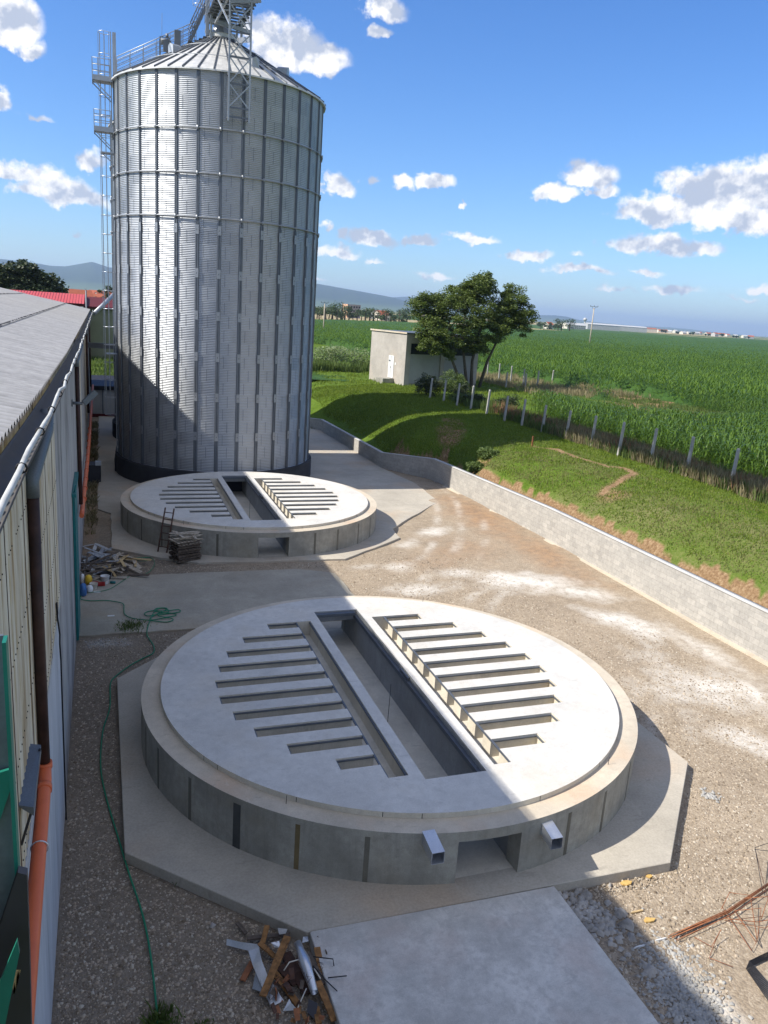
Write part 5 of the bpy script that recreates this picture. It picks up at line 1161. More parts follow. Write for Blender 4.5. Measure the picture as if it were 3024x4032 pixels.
m = MB(); bquad(m, -.07, -.051, 2.88, 2.91, .8, 3.45); bquad(m, -.075, -.051, 2.8, 3.0, 2.0, 2.12); bquad(m, -.075, -.051, 3.05, 3.35, 2.75, 2.95); build_split(m, 'door_fitting', 'galv_dark', dd_)
m = MB(); bquad(m, -1.7, -.002, 2.1, 3.6, -.5, .70); bquad(m, -1.3, -.002, 3.6, 5.0, -.5, .3); m.build('step', 'ringwall', bh)
m = MB(); bquad(m, -.03, -.002, 1.9, 2.1, 2.4, 2.7); m.build('meter_box', 'white_paint', bh)

# ------------------------------------------------------------ fence posts
posts = [(35.66, 37.11, 2.48), (35.08, 40.4, 2.55), (34.9, 43.8, 2.54), (34.83, 47.3, 2.48), (34.86, 50.8, 2.40), (34.88, 54.4, 2.30), (34.8, 58.0, 2.3), (34.45, 60.9, 2.3), (34.2, 63.7, 2.3), (34.2, 67.3, 2.3), (34.05, 70.5, 2.3), (33.9, 73.5, 2.3), (33.6, 76.2, 2.2), (33.2, 79.0, 2.2)]
back = [(54.4, 108, 2.5), (54.35, 104.1, 2.5), (54.2, 100.2, 2.5), (54.4, 96.9, 2.4), (55.3, 94.7, 2.4), (60.6, 99.8, 2.2), (50.0, 93.6, 2.1), (53.2, 94.2, 2.0)]
pr_ = random.Random(2)
ordn = ['first', 'second', 'third', 'fourth', 'fifth', 'sixth', 'seventh', 'eighth', 'ninth', 'tenth', 'eleventh', 'twelfth', 'thirteenth', 'fourteenth']
for i, (x, y_, h) in enumerate(posts+back):
    z = float(terrain_z(np.array([x]), np.array([y_]))[0]); lx, ly_ = (.13+pr_.uniform(-.03, .03), pr_.uniform(-.04, .04)) if i < 14 else (pr_.uniform(-.05, .05), 0)
    m = MB(); w0, w1 = .085, .075
    def sq(w, zz_, t): return [(x-w+lx*t, y_-w+ly_*t, zz_), (x+w+lx*t, y_-w+ly_*t, zz_), (x+w+lx*t, y_+w+ly_*t, zz_), (x-w+lx*t, y_+w+ly_*t, zz_)]
    m.add(sq(w0, z-.3, 0)+sq(w1, z+h-.12, 1)+[(x+.10*1+lx-w1-.02, y_+ly_-w1*.8, z+h), (x+lx+w1, y_+ly_-w1*.8, z+h-.03), (x+lx+w1, y_+ly_+w1*.8, z+h-.03), (x+lx-w1+.03, y_+ly_+w1*.8, z+h)],
          [(3, 2, 1, 0), (0, 1, 5, 4), (1, 2, 6, 5), (2, 3, 7, 6), (3, 0, 4, 7), (4, 5, 9, 8), (5, 6, 10, 9), (6, 7, 11, 10), (7, 4, 8, 11), (8, 9, 10, 11)])
    o = m.build('fence_post', 'post')
    if i < 14: tag(o, 'concrete fence post, '+ordn[i]+' from the right along the top of the grass bank', 'fence post', 'concrete posts along the bank')
    else: tag(o, 'concrete post, '+ordn[i-14]+' listed of the row between walnut tree and corn' if False else ['concrete post closest to the trunk of the walnut tree', 'second concrete post right of the walnut trunk', 'third concrete post right of the walnut trunk', 'fourth concrete post right of the walnut trunk, taller of a pair', 'fifth concrete post right of the walnut trunk', 'shaded post farthest right at the tip of the corn', 'dark short post just right of the walnut trunk', 'dark short post of the pair before the corn'][i-14], 'fence post', 'concrete posts before the corn')
m = MB(); m.box((30.45, 51.93, 3.2), (30.54, 52.02, 4.45)); tag(m.build('marker_stake', 'rust'), 'short rusty stake at the corner of the dug line in the grass', 'stake')

# ------------------------------------------------------------ foliage
def leaf_cloud(name, C, sizes, mat, parent=None, asp=.5, updir=.35, seed=1):
    """C centres (n,3); each a small bent leaf quad"""
    r = np.random.default_rng(seed); n = len(C); a = r.uniform(0, 2*PI, n); t = r.uniform(-.5, 1.1, n)
    d = np.column_stack([np.cos(a)*np.cos(t*.6), np.sin(a)*np.cos(t*.6), np.sin(t*.6)-.15]); nrm = r.normal(size=(n, 3)); nrm[:, 2] = np.abs(nrm[:, 2])+updir
    s = np.cross(d, nrm); s /= np.linalg.norm(s, axis=1)[:, None]+1e-9; L_ = sizes[:, None]
    v0 = C-d*L_*.5; v2 = C+d*L_*.5; v1 = C+s*L_*asp*.5+[0, 0, .0]; v3 = C-s*L_*asp*.5
    V = np.stack([v0, v1, v2, v3], 1).reshape(-1, 3); F = np.arange(4*n).reshape(n, 4); return np_mesh(name, V, F, mat, parent)
def clumps(lobes, nclump, nleaf, csize, seed, shell=.75):
    r = np.random.default_rng(seed); out = []; w = np.array([(l[3]*l[4]*l[5])**.62 for l in lobes]); w = w/w.sum()
    for i in range(nclump):
        l = lobes[r.choice(len(lobes), p=w)]; d = r.normal(size=3); d /= np.linalg.norm(d); rad = r.uniform(shell, 1.04) if r.random() < .75 else r.uniform(.2, .8)
        c = np.array(l[:3])+d*np.array(l[3:6])*rad; k = csize*r.uniform(.6, 1.35)
        p = r.normal(size=(nleaf, 3)); p /= np.linalg.norm(p, axis=1)[:, None]; p *= (r.random((nleaf, 1))**.5); p *= [k, k, k*.62]; out.append(c+p)
    return np.concatenate(out)
# walnut tree by the building
wt0 = Vector((46.6, 92.0, 3.9))
tree = empty('walnut_tree', tuple(wt0), 'broad walnut tree with several leaning trunks beside the small rendered building', 'tree')
def tp(px, py, Y=92.5): return aty(px, py, Y)
lobes = []
for (px, py, rx, rz, Y) in ((985, 690, 62, 60, 92), (930, 668, 44, 36, 93), (1035, 632, 46, 34, 93), (1045, 612, 26, 20, 93), (1060, 700, 42, 42, 91), (1112, 668, 38, 36, 92), (942, 738, 36, 30, 89.5), (925, 715, 30, 30, 90), (975, 755, 30, 20, 90), (1030, 745, 30, 20, 91), (1000, 640, 40, 28, 95), (1105, 636, 24, 22, 93), (905, 655, 24, 20, 92), (1135, 700, 22, 26, 91), (1090, 690, 40, 34, 94)):
    c_ = tp(px, py, Y); k = (c_-Vector((0, 0, ZC))).length/1712; lobes.append((c_.x, c_.y, c_.z, rx*k*1.0, rx*k*.9, rz*k*1.0))
m = MB()
trunks = [((1000, 833), (985, 800), (968, 755), (950, 720)), ((1010, 835), (1004, 790), (998, 735), (1005, 680)), ((1018, 835), (1020, 780), (1035, 720), (1050, 670)), ((1034, 828), (1052, 782), (1072, 740), (1076, 700), (1100, 660))]
for i, tr_ in enumerate(trunks):
    pts = [tp(px, py, 91.6+i*.35) for px, py in tr_]; pts[0].z = 3.6; rr = [.24, .18, .14, .09, .06][:len(pts)]; m.tube(pts, rr, 9)
    for k in range(4):
        a = pts[-2].lerp(pts[-1], k/3); b = Vector(lobes[(i*3+k) % len(lobes)][:3]); m.tube([a, a.lerp(b, .5)+Vector((0, 0, .3)), b], [.08, .05, .02], 6)
tk = m.build('trunk', 'bark', tree)
for l in lobes:
    pass
C_ = clumps(lobes, 620, 150, .80, 5, .6)
leaf_cloud('crown', C_, np.random.default_rng(3).uniform(.17, .34, len(C_)), 'walnut', tree, .5, .3, 4)

def simple_tree(name, base, h, r, label, mat='farleaf', n=26, nl=55, seed=1, leaf=.5, group=None, cat='tree', conifer=False, trunk=True, cs=.34):
    t = empty(name, tuple(base), label, cat, group); rs = random.Random(seed)
    if trunk: m = MB(); m.tube([base-Vector((0, 0, .4)), base+Vector((rs.uniform(-.1, .1)*r, 0, h*.5)), base+Vector((0, 0, h*.8))], [r*.09, r*.06, r*.02], 7); m.build('trunk', 'bark', t)
    if conifer: lb = [(base.x, base.y, base.z+h*k, r*(1-k)*.9+.2, r*(1-k)*.9+.2, h*.12) for k in (.15, .3, .45, .6, .75, .9)]
    else: lb = [(base.x+rs.uniform(-.35, .35)*r, base.y+rs.uniform(-.3, .3)*r, base.z+h*rs.uniform(.45, .7), r*rs.uniform(.5, .8), r*.6, h*.28) for _ in range(5)]
    C_ = clumps(lb, n, nl, r*cs, seed, .6); leaf_cloud('crown', C_, np.random.default_rng(seed).uniform(.6, 1.3, len(C_))*leaf, mat, t, .6, .3, seed); return t
# big dark tree behind the hall roof: overlapping dark crowns of one dense group
lob = []
bt = empty('dark_broad_tree', (-16, 150, 4), 'very large dense dark green tree rising behind the hall roof', 'tree')
for (px, py, rx, rz) in ((-10, 610, 50, 42), (40, 606, 46, 36), (70, 612, 42, 30), (100, 622, 32, 24), (60, 632, 60, 26), (10, 640, 70, 30), (115, 632, 18, 16), (-60, 620, 50, 45)):
    c_ = aty(px, py, 150); k = 151/1712; lob.append((c_.x, c_.y, c_.z, rx*k, rx*k*.9, rz*k))
m = MB()
for i, px in enumerate((20, 50, 62, 75, 95)): b = aty(px, 660, 149); m.tube([Vector((b.x, b.y, 3.5)), Vector((b.x, b.y, 10)), Vector((b.x+.5, b.y+1, 13))], [.45, .35, .15], 7)
m.build('trunk', 'bark', bt)
C_ = clumps(lob, 330, 110, 1.35, 8, .75); leaf_cloud('crown', C_, np.random.default_rng(8).uniform(.35, .75, len(C_)), 'darkleaf', bt, .6, .3, 8)
simple_tree('conifer', Vector(tuple(at(233, 660, 190))[:2]+(4,)), 12.0, 2.6, 'dark tree glimpsed between the ladder cage and the olive building', 'darkleaf', 20, 60, 21, .5)

def in_view(X, Y, lo=8, hi=52):
    a = np.degrees(np.arctan2(X, Y)); return (a > lo) & (a < hi)
# bushes by the building
def bush(x, y_, r, h, label, mat, seed, n=40, nl=90, leaf=.13):
    z = float(terrain_z(np.array([x]), np.array([y_]))[0]); rs = random.Random(seed)
    lb = [(x+rs.uniform(-.4, .4)*r, y_+rs.uniform(-.4, .4)*r, z+h*rs.uniform(.25, .6), r*.65, r*.65, h*.42) for _ in range(4)]
    C_ = clumps(lb, n, nl, r*.3, seed, .5); C_[:, 2] = np.maximum(C_[:, 2], z+.02); return tag(leaf_cloud('bush', C_, np.random.default_rng(seed).uniform(.6, 1.4, len(C_))*leaf, mat, None, .6, .3, seed), label, 'bush')
bush(33.6, 81.2, 1.5, 3.2, 'tall dark ivy covered bush at the left end of the post row', 'darkleaf', 31, 50, 120)
bush(37.9, 83.2, 1.8, 2.9, 'leafy green bush in front of the pale wall panels', 'weed_green', 32, 50, 110)
bush(35.2, 83, 1.6, 2.0, 'dark low bush between the ivy bush and the leafy one', 'darkleaf', 33, 40, 110)
bush(26.2, 52.2, 1.0, 1.0, 'green bramble bush on the cut edge of the bank above the block wall', 'weed_green', 34, 46, 110)
bush(27.1, 52.7, 1.1, .8, 'bramble clump spreading on the grass beside the wall corner', 'weed_green', 35, 40, 100)
bush(37.4, 79.4, 1.6, 1.6, 'dark bramble mass behind the shaded fence posts', 'darkleaf', 36, 40, 100); bush(36.2, 74.6, 1.7, 1.5, 'low dark bramble patch along the shaded posts', 'darkleaf', 37, 40, 100)
bush(38.4, 71, 1.8, 1.5, 'shaded bramble patch nearer the corn', 'darkleaf', 38, 40, 100)
# strips of weeds (uncountable)
def blades(name, X, Y, H_, W_, mat, label, cat, seed, lean=.35, zf=None, curve=True):
    r = np.random.default_rng(seed); n = len(X); Z = terrain_z(X, Y) if zf is None else zf
    a = r.uniform(0, 2*PI, n); la = r.uniform(0, 2*PI, n); ln = r.uniform(0, lean, n)*H_
    c, s_ = np.cos(a)*W_/2, np.sin(a)*W_/2; tx, ty = np.cos(la)*ln, np.sin(la)*ln
    V = np.stack([np.column_stack([X-c, Y-s_, Z-.03]), np.column_stack([X+c, Y+s_, Z-.03]), np.column_stack([X+c*.7+tx*.4, Y+s_*.7+ty*.4, Z+H_*.6]), np.column_stack([X+tx, Y+ty, Z+H_])], 1).reshape(-1, 3)
    F = np.arange(4*n).reshape(n, 4); o = np_mesh(name, V, F, mat); return tag(o, label, cat, kind='stuff')
r = np.random.default_rng(12)
def strip(n, x0, x1, y0, y1, clump=.6):
    X = r.uniform(x0, x1, n*3); Y = r.uniform(y0, y1, n*3); k = fbm(X*clump, Y*clump, 77) > r.uniform(.30, .62, n*3); X, Y = X[k][:n], Y[k][:n]; return X, Y
X, Y = strip(20000, 34.7, 37.3, 30, 60); blades('weeds', X, Y, r.uniform(.3, 1.15, len(X)), .05+0*X, 'weed', 'dry brown weeds along the fence posts in the sun', 'weeds', 1)
X, Y = strip(16000, 34.7, 37.6, 30, 78, .9); blades('weeds', X, Y, r.uniform(.3, 1.0, len(X)), .07+0*X, 'weed_green', 'green weeds mixed along the posts', 'weeds', 2)
X, Y = strip(2500, 34.9, 37.0, 30, 70, 1.3); blades('weeds', X, Y, r.uniform(.5, 1.3, len(X)), .045+0*X, 'weed_red', 'reddish brown dock stems among the weeds', 'weeds', 3)
X, Y = strip(9000, 50, 66, 84, 112, .4); blades('weeds', X, Y, r.uniform(.3, 1.0, len(X)), .08+0*X, 'weed', 'dry grass around the posts before the corn', 'weeds', 4)
X, Y = strip(12000, 10, 46, 108.5, 114.5, .3); blades('weeds', X, Y, r.uniform(.6, 1.6, len(X)), .09+0*X, 'weed_green', 'tall grass strip left of the small building', 'weeds', 5)
X, Y = strip(16000, 10, 46, 113, 117.5, .35); C_ = np.column_stack([X, Y, 4+r.uniform(.3, 1, len(X))*(1.6+2.2*fbm(X*.3, Y*.3, 8))]); tag(leaf_cloud('elder_hedge', C_, r.uniform(.18, .4, len(C_)), 'elder', None, .7, .4, 6), 'pale flowering hedge between the tall grass and the corn', 'hedge', kind='stuff')
X, Y = strip(7000, 58, 66, 66, 96, .4); blades('weeds', X, Y, r.uniform(.15, .6, len(X)), .08+0*X, 'weed_green', 'sparse weeds on the bare strip inside the corn field', 'weeds', 7)
# grass blades on the bank
n = 150000; X = r.uniform(22.5, 36, n); Y = 24+(92-24)*r.random(n)**.85; d_ = X-wallX(Y)-.25
k = (d_ > .9+(fbm(X*.9, Y*.9, 9)-.5)*1.3) & in_view(X, Y, 10, 50) & (seg_d(X, Y, trench) > .2); X, Y = X[k], Y[k]
H_ = (.05+.13*fbm(X*.8, Y*.8, 50)); dr = (fbm(X*.5, Y*.5, 21)*.55+fbm(X*2.1, Y*2.1, 22)*.45)*(1-smin(X-wallX(Y), 5, 9)*.35)*(1-.5*smin(Y, 50, 58)) > r.uniform(.30, .62, len(X))
Hh = H_*r.uniform(.6, 1.5, len(X)); g_ = ~dr
blades('grass', X[g_], Y[g_], Hh[g_], .045+0*X[g_], 'grass', 'green grass growing on the bank', 'grass', 8, .6); blades('dry_grass', X[dr], Y[dr], Hh[dr]*.8, .045+0*X[dr], 'drygrass', 'yellowing dry grass patches on the bank', 'grass', 18, .7)
X, Y = strip(16000, 22.5, 50, 74, 110, .5); k = (terrain_z(X, Y) > 1.5); X, Y = X[k], Y[k]; blades('grass', X, Y, r.uniform(.1, .35, len(X)), .07+0*X, 'grass', 'longer grass near the small building', 'grass', 9, .6)
X, Y = strip(5000, -5, 8, 92, 112, .5); blades('grass', X, Y, r.uniform(.2, .7, len(X)), .12+0*X, 'weed_green', 'rough grass beyond the white wall at the end of the yard', 'grass', 10, .5)
# tufts in the yard
def tuft(x, y_, rad, n, h, label, seed):
    q = np.random.default_rng(seed); X = x+q.normal(0, rad/2, n); Y = y_+q.normal(0, rad/2, n); o = blades('weed_tuft', X, Y, q.uniform(.3, 1, n)*h, .02+0*X, 'weed_green', label, 'weed', seed, 1.0, zf=np.full(n, .05 if 30 < y_ < 36 else 0.0)); o['kind'] = 'stuff'
tuft(.93, 30.75, .55, 500, .16, 'grass patch at the front edge of the concrete pad', 41); tuft(.80, 12.15, .3, 320, .22, 'leafy weed beside the green hose at the bottom of the picture', 42); tuft(1.55, 15.75, .16, 120, .12, 'tiny weed at the edge of the foundation apron', 43); tuft(1.5, 11.8, .2, 120, .12, 'small weed right of the green hose', 44)

# ------------------------------------------------------------ corn
def corn_template(seed, nl=9, h=2.35, full=True):
    q = random.Random(seed); V = []; F = []
    w = .018; V += [(-w, 0, 0), (w, 0, 0), (w*.5, 0, h*.92), (-w*.5, 0, h*.92)]; F.append((0, 1, 2, 3))
    for i in range(nl):
        z = h*(.18+.74*i/nl)+q.uniform(-.04, .04); a = (i % 2)*PI+q.uniform(-.55, .55); L_ = q.uniform(.55, .85)*(1 if i > 1 else .7); up = q.uniform(.35, .6) if i < nl-2 else .85; lw = q.uniform(.07, .11)*(1 if full else 1.5)
        ca, sa = math.cos(a), math.sin(a); prof = [(0, 0, .5), (.35, up*.75, 1), (.72, up*.65, .9), (1.0, up*.1-.12, .08)] if full else [(0, 0, .7), (.5, up*.8, 1.2), (1.0, up*.2, .3)]
        b = len(V)
        for (t, zz_, k) in prof:
            x, y_ = ca*L_*t, sa*L_*t; V.append((x-sa*lw*.5*k, y_+ca*lw*.5*k, z+zz_*L_)); V.append((x+sa*lw*.5*k, y_-ca*lw*.5*k, z+zz_*L_-.01))
        for j in range(len(prof)-1): F.append((b+2*j, b+2*j+1, b+2*j+3, b+2*j+2))
    return np.array(V), np.array(F)
def scatter(T, X, Y, Z, sc, seed):
    q = np.random.default_rng(seed); VV = []; FF = []; off = 0; which = q.integers(0, len(T), len(X))
    for ti, (V, F) in enumerate(T):
        k = np.where(which == ti)[0]
        if not len(k): continue
        a = q.uniform(0, 2*PI, len(k)); s_ = sc[k][:, None]; c, sn = np.cos(a)[:, None], np.sin(a)[:, None]
        x = (V[None, :, 0]*c-V[None, :, 1]*sn)*s_+X[k][:, None]; y_ = (V[None, :, 0]*sn+V[None, :, 1]*c)*s_+Y[k][:, None]; z = V[None, :, 2]*s_+Z[k][:, None]
        P_ = np.stack([x, y_, z], 2).reshape(-1, 3); n = len(V); f = (F[None]+(np.arange(len(k))*n)[:, None, None]).reshape(-1, 4)+off
        VV.append(P_); FF.append(f); off += len(P_)
    return np.concatenate(VV), np.concatenate(FF)
def corn_ok(X, Y):
    k = X > np.interp(Y, [0, 36, 60, 62, 78, 84], [37.6, 37.4, 37.2, 38.2, 41.5, 50])
    comp = (X < 57) & (Y > 83) & (Y < 118); k &= ~comp; k &= ~((X < 57) & (Y > 80) & (X+Y > 133) & (Y < 118))
    k &= ~((Y > 70) & (Y < 112) & (X < 60) & (X < 41+(Y-70)*1.1))
    bare = seg_d(X, Y, [(64.2, 94), (64.7, 86), (60.5, 77), (60.5, 70)]); k &= bare > 4.2+(fbm(X*.5, Y*.5, 66)-.5)*2.5
    return k & ((X > 37) | (Y > 118)) & (X > 8)
q = np.random.default_rng(20)
# rows .75 m apart, running away along Y
def rows(rmin, rmax, row, step, lo=9, hi=53):
    xs_ = np.arange(8, rmax, row); ys_ = np.arange(0, rmax, step); X, Y = np.meshgrid(xs_, ys_); X = X.ravel()+q.normal(0, .06, X.size); Y = Y.ravel()+q.uniform(-step/2, step/2, Y.size)
    R = np.hypot(X, Y); k = (R > rmin) & (R < rmax) & in_view(X, Y, lo, hi); X, Y = X[k], Y[k]; k = corn_ok(X, Y); return X[k], Y[k]
X, Y = rows(40, 100, .75, .34); T = [corn_template(i) for i in range(8)]
hs = .76+.26*fbm(X*.12, Y*.12, 90)+q.uniform(-.12, .12, len(X)); hs = hs*(.38+.62*smin(seg_d(X, Y, [(60, 96), (59, 84), (55.5, 75), (54.5, 68)]), 5, 13)); V, F = scatter(T, X, Y, terrain_z(X, Y), hs, 1); cf = tag(np_mesh('corn_field', V, F, 'corn'), 'dense green corn nearest the fence posts', 'corn', kind='stuff')
X, Y = rows(100, 190, 1.0, .7); T2 = [corn_template(i+20, 7, 2.35, False) for i in range(6)]
hs = .95+.22*fbm(X*.12, Y*.12, 90)+q.uniform(-.1, .12, len(X)); V, F = scatter(T2, X, Y, np.full(len(X), 4.0), hs, 2); tag(np_mesh('corn_field', V, F, 'corn'), 'green corn farther out in the field', 'corn', kind='stuff')
T3 = [corn_template(i+40, 5, 2.35, False) for i in range(5)]
n = 42000; A = np.radians(q.uniform(9, 53, n)); R = 190/(1-q.random(n)*(1-190/1500)); X, Y = np.sin(A)*R, np.cos(A)*R
def field_r(az): return np.interp(az, [8, 14.6, 17.5, 21, 24.7, 30, 35, 40, 44.5, 60], [395, 402, 470, 540, 640, 640, 837, 1030, 1500, 1600])
k = R < field_r(np.degrees(A)); X, Y, R = X[k], Y[k], R[k]; sc = .95+.2*q.random(len(X)); sc2 = sc
V, F = scatter(T3, X, Y, np.full(len(X), 4.0), sc2, 3); tag(np_mesh('corn_field', V, F, 'corn'), 'distant corn up to the edge of the field', 'corn', kind='stuff')
# leaf canopy beneath the tips
ca_ = np.radians(np.linspace(8, 54, 150)); rr_ = np.concatenate([np.arange(100, 300, 2.5), np.linspace(300, 1, 1), np.geomspace(303, 1500, 90)]); rr_ = np.array(sorted(set(rr_[rr_ > 90])))
AA, RR = np.meshgrid(ca_, rr_); RR = np.minimum(RR, field_r(np.degrees(AA))+.5*(RR > field_r(np.degrees(AA)))); X, Y = np.sin(AA)*RR, np.cos(AA)*RR
okc = corn_ok(X, Y) & (RR > 101)
Zc = np.where(okc, 4.0+np.interp(RR, [100, 115, 190, 400], [.3, 1.3, 1.75, 2.15])+(fbm(X*.9, Y*.9, 71)-.5)*.5+(fbm(X*.05, Y*.05, 72)-.5)*.3, 3.9)
edge = RR >= field_r(np.degrees(AA))-.3; Zc = np.where(edge, 3.9, Zc)
I = np.arange(X.size).reshape(X.shape); F = np.column_stack([I[:-1, :-1].ravel(), I[:-1, 1:].ravel(), I[1:, 1:].ravel(), I[1:, :-1].ravel()])
N = NT('corn_canopy'); n1 = N.noise(N.coord((.8, .8, .8)), 1, 5, .7); n2 = N.noise(N.coord((.03, .03, .03)), 1, 4, .6); n3 = N.noise(N.coord((.25, .25, .25)), 1, 5, .7)
c = N.ramp(n1, [(.3, (.012, .035, .004)), (.55, (.038, .092, .010)), (.75, (.085, .16, .022))]); c = N.mix(.4, c, N.ramp(n3, [(.3, (.015, .045, .007)), (.7, (.07, .145, .026))])); c = N.mix(.3, c, N.ramp(n2, [(.35, (.03, .075, .012)), (.65, (.075, .15, .03))])); N.col(c); N.set(.7, 0, .2); N.bump(n1, 1.0, .5)
tag(np_mesh('corn_canopy', np.column_stack([X.ravel(), Y.ravel(), Zc.ravel()]), F, N.m, None, True), 'closed leaf canopy of the corn field', 'corn', kind='stuff')

# ------------------------------------------------------------ far things
def house(p, w, d, h, rh, ang, wall, roof, label, group=None, name='house', cat='house', win=True):
    e_ = empty(name, (p.x, p.y, p.z), label, cat, group); ux = Vector((math.cos(ang), math.sin(ang), 0)); uy = Vector((-ux.y, ux.x, 0))
    def Q(a, b, z): return p+ux*a+uy*b+Vector((0, 0, z))
    m = MB(); v = [Q(-w/2, -d/2, 0), Q(w/2, -d/2, 0), Q(w/2, d/2, 0), Q(-w/2, d/2, 0), Q(-w/2, -d/2, h), Q(w/2, -d/2, h), Q(w/2, d/2, h), Q(-w/2, d/2, h), Q(-w/2, 0, h+rh), Q(w/2, 0, h+rh)]
    m.add(v, [(0, 1, 5, 4), (1, 2, 6, 9, 5), (2, 3, 7, 6), (3, 0, 4, 8, 7)]); m.build('wall', wall, e_)
    o = .4; m = MB(); m.add([Q(-w/2-o, -d/2-o, h-.1), Q(w/2+o, -d/2-o, h-.1), Q(w/2+o, 0, h+rh+.15), Q(-w/2-o, 0, h+rh+.15), Q(w/2+o, d/2+o, h-.1), Q(-w/2-o, d/2+o, h-.1)], [(0, 1, 2, 3), (3, 2, 4, 5)]); m.build('roof', roof, e_)
    if win:
        m = MB(); k = max(1, int(w/3.2)); fl = max(1, int(h/2.9))
        for i in range(k):
            for f_ in range(fl):
                a = -w/2+(i+.5)*w/k; m.add([Q(a-.5, -d/2-.03, 1+f_*2.9), Q(a+.5, -d/2-.03, 1+f_*2.9), Q(a+.5, -d/2-.03, 2.3+f_*2.9), Q(a-.5, -d/2-.03, 2.3+f_*2.9)], [(0, 1, 2, 3)])
        build_split(m, 'window', 'glass', e_)
    return e_
def gp(px, dist): q_ = at(px, 700, dist); return Vector((q_.x, q_.y, 4.0))
ap = empty('apartment_block', tuple(gp(757, 720)), 'orange and grey flat-roofed apartment block at the far edge of the corn', 'building')
p = gp(757, 720); az_ = math.atan2(p.y, p.x); ux = Vector((math.sin(az_), -math.cos(az_), 0)); uy = Vector((math.cos(az_), math.sin(az_), 0))
def Q(a, b, z): return p+ux*a+uy*b+Vector((0, 0, z))
m = MB(); v = [Q(-8.2, 0, 0), Q(-3.2, -5, 0), Q(8.2, 2.5, 0), Q(3.4, 8, 0)]; m.add(v+[q_+Vector((0, 0, 11.5)) for q_ in v], [(4, 5, 6, 7), (0, 1, 5, 4), (1, 2, 6, 5), (2, 3, 7, 6), (3, 0, 4, 7)]); m.mi = [0, 1, 0, 0, 0]; m.build('wall', ['greywall', 'salmon'], ap)
m = MB()
for i in range(5):
    for f_ in range(3):
        t = (i+.5)/5; a = v[1].lerp(v[2], t)+Vector((0, 0, 2+f_*3.3)); d_ = (v[2]-v[1]).normalized(); nrm_ = Vector((d_.y, -d_.x, 0))*.05; m.add([a-d_*.8+nrm_, a+d_*.8+nrm_, a+d_*.8+nrm_+Vector((0, 0, 1.5)), a-d_*.8+nrm_+Vector((0, 0, 1.5))], [(0, 1, 2, 3)])
build_split(m, 'window', 'glass', ap)
house(gp(824, 700), 12, 8, 4.5, 3.5, .35, 'cream', 'tile', 'cream house with brown roof between the apartment block and the walnut tree')
house(gp(806, 760), 8, 7, 6, 2.5, 1.2, 'plaster_white', 'tile', 'white gabled house left of the brown-roofed one')
house(gp(1240, 1250), 34, 14, 6, 3, .1, 'cream', 'galv_roof', 'long cream shed right of the walnut tree on the horizon', None, 'farm_shed', 'shed')
house(gp(1300, 1500), 60, 22, 9, 2, -.2, 'plaster_white', 'galv_roof', 'long white warehouse behind the second power pole', 'far warehouses', 'warehouse', 'warehouse', False)
house(gp(1345, 1650), 90, 24, 9, 2, -.3, 'plaster_white', 'galv_roof', 'wide white warehouse right of the power pole on the skyline', 'far warehouses', 'warehouse', 'warehouse', False)
house(gp(1395, 2000), 50, 22, 8, 2, -.2, 'cream', 'tile', 'small cream farm hall on the far skyline', None, 'farm_hall', 'hall', False)
house(gp(1185, 1000), 10, 8, 5, 3, .4, 'cream', 'tile', 'small cream house just right of the walnut crown')
rs = random.Random(77)
for i in range(16):
    px = 1400+i*15+rs.uniform(-5, 5); house(gp(px, rs.uniform(2100, 2900)), rs.uniform(10, 26), 10, rs.uniform(4, 7), 3, rs.uniform(-.6, .6), rs.choice(['cream', 'plaster_white']), rs.choice(['tile', 'galv_roof']), 'tiny pale house of the scattered village on the right skyline', 'village houses on the right skyline', win=False)
for i in range(10):
    px = rs.uniform(150, 236); d_ = rs.uniform(330, 900); house(gp(px, d_), rs.uniform(9, 14), 8, rs.uniform(3.5, 5.5), 3, rs.uniform(-.8, .8), rs.choice(['cream', 'plaster_white']), 'tile', 'small house with orange roof glimpsed between hall roof and silo', 'village houses left of the silo')
oh = at(212, 650, 165); house(Vector((oh.x, oh.y, 4)), 5, 6, 3.6, 2.0, .3, 'cream', 'tile', 'nearer orange-roofed house between the red shed and the ladder')
# tree lines beyond the corn
def treeline(pxs, dist, h, label, group, seed, mat='farleaf', con=0):
    rs = random.Random(seed)
    for i, px in enumerate(pxs):
        d_ = dist*rs.uniform(.97, 1.06); hh = h*rs.uniform(.65, 1.2); simple_tree('far_tree', gp(px, d_), hh, hh*rs.uniform(.5, .75), label, mat, 16, 26, seed*50+i, .022*dist**.62*.9, group, conifer=rs.random() < con, cs=.36)
treeline([684+i*8.5 for i in range(7)]+[744+i*9 for i in range(16)], 560, 9.5, 'green tree of the line behind the corn, left of the walnut tree', 'trees behind the corn on the left', 3, con=.1)
treeline([689, 703, 716, 728, 738], 540, 13, 'taller tree of the left group beside the apartment block', 'taller trees by the apartment block', 4)
treeline([870, 880, 862, 1168, 1176, 1188, 1200, 1207, 1214, 1232], 900, 11, 'dark tree of the line right of the walnut tree', 'trees behind the corn on the right', 5, con=.2)
treeline([1250+i*19+(i*7 % 5)*4 for i in range(20)], 2100, 8, 'tiny tree on the right skyline', 'trees on the right skyline', 6)
treeline([150, 160, 171, 182, 190, 199, 209, 218, 226, 236], 420, 7, 'small tree among the village roofs left of the silo', 'trees in the village left of the silo', 7)
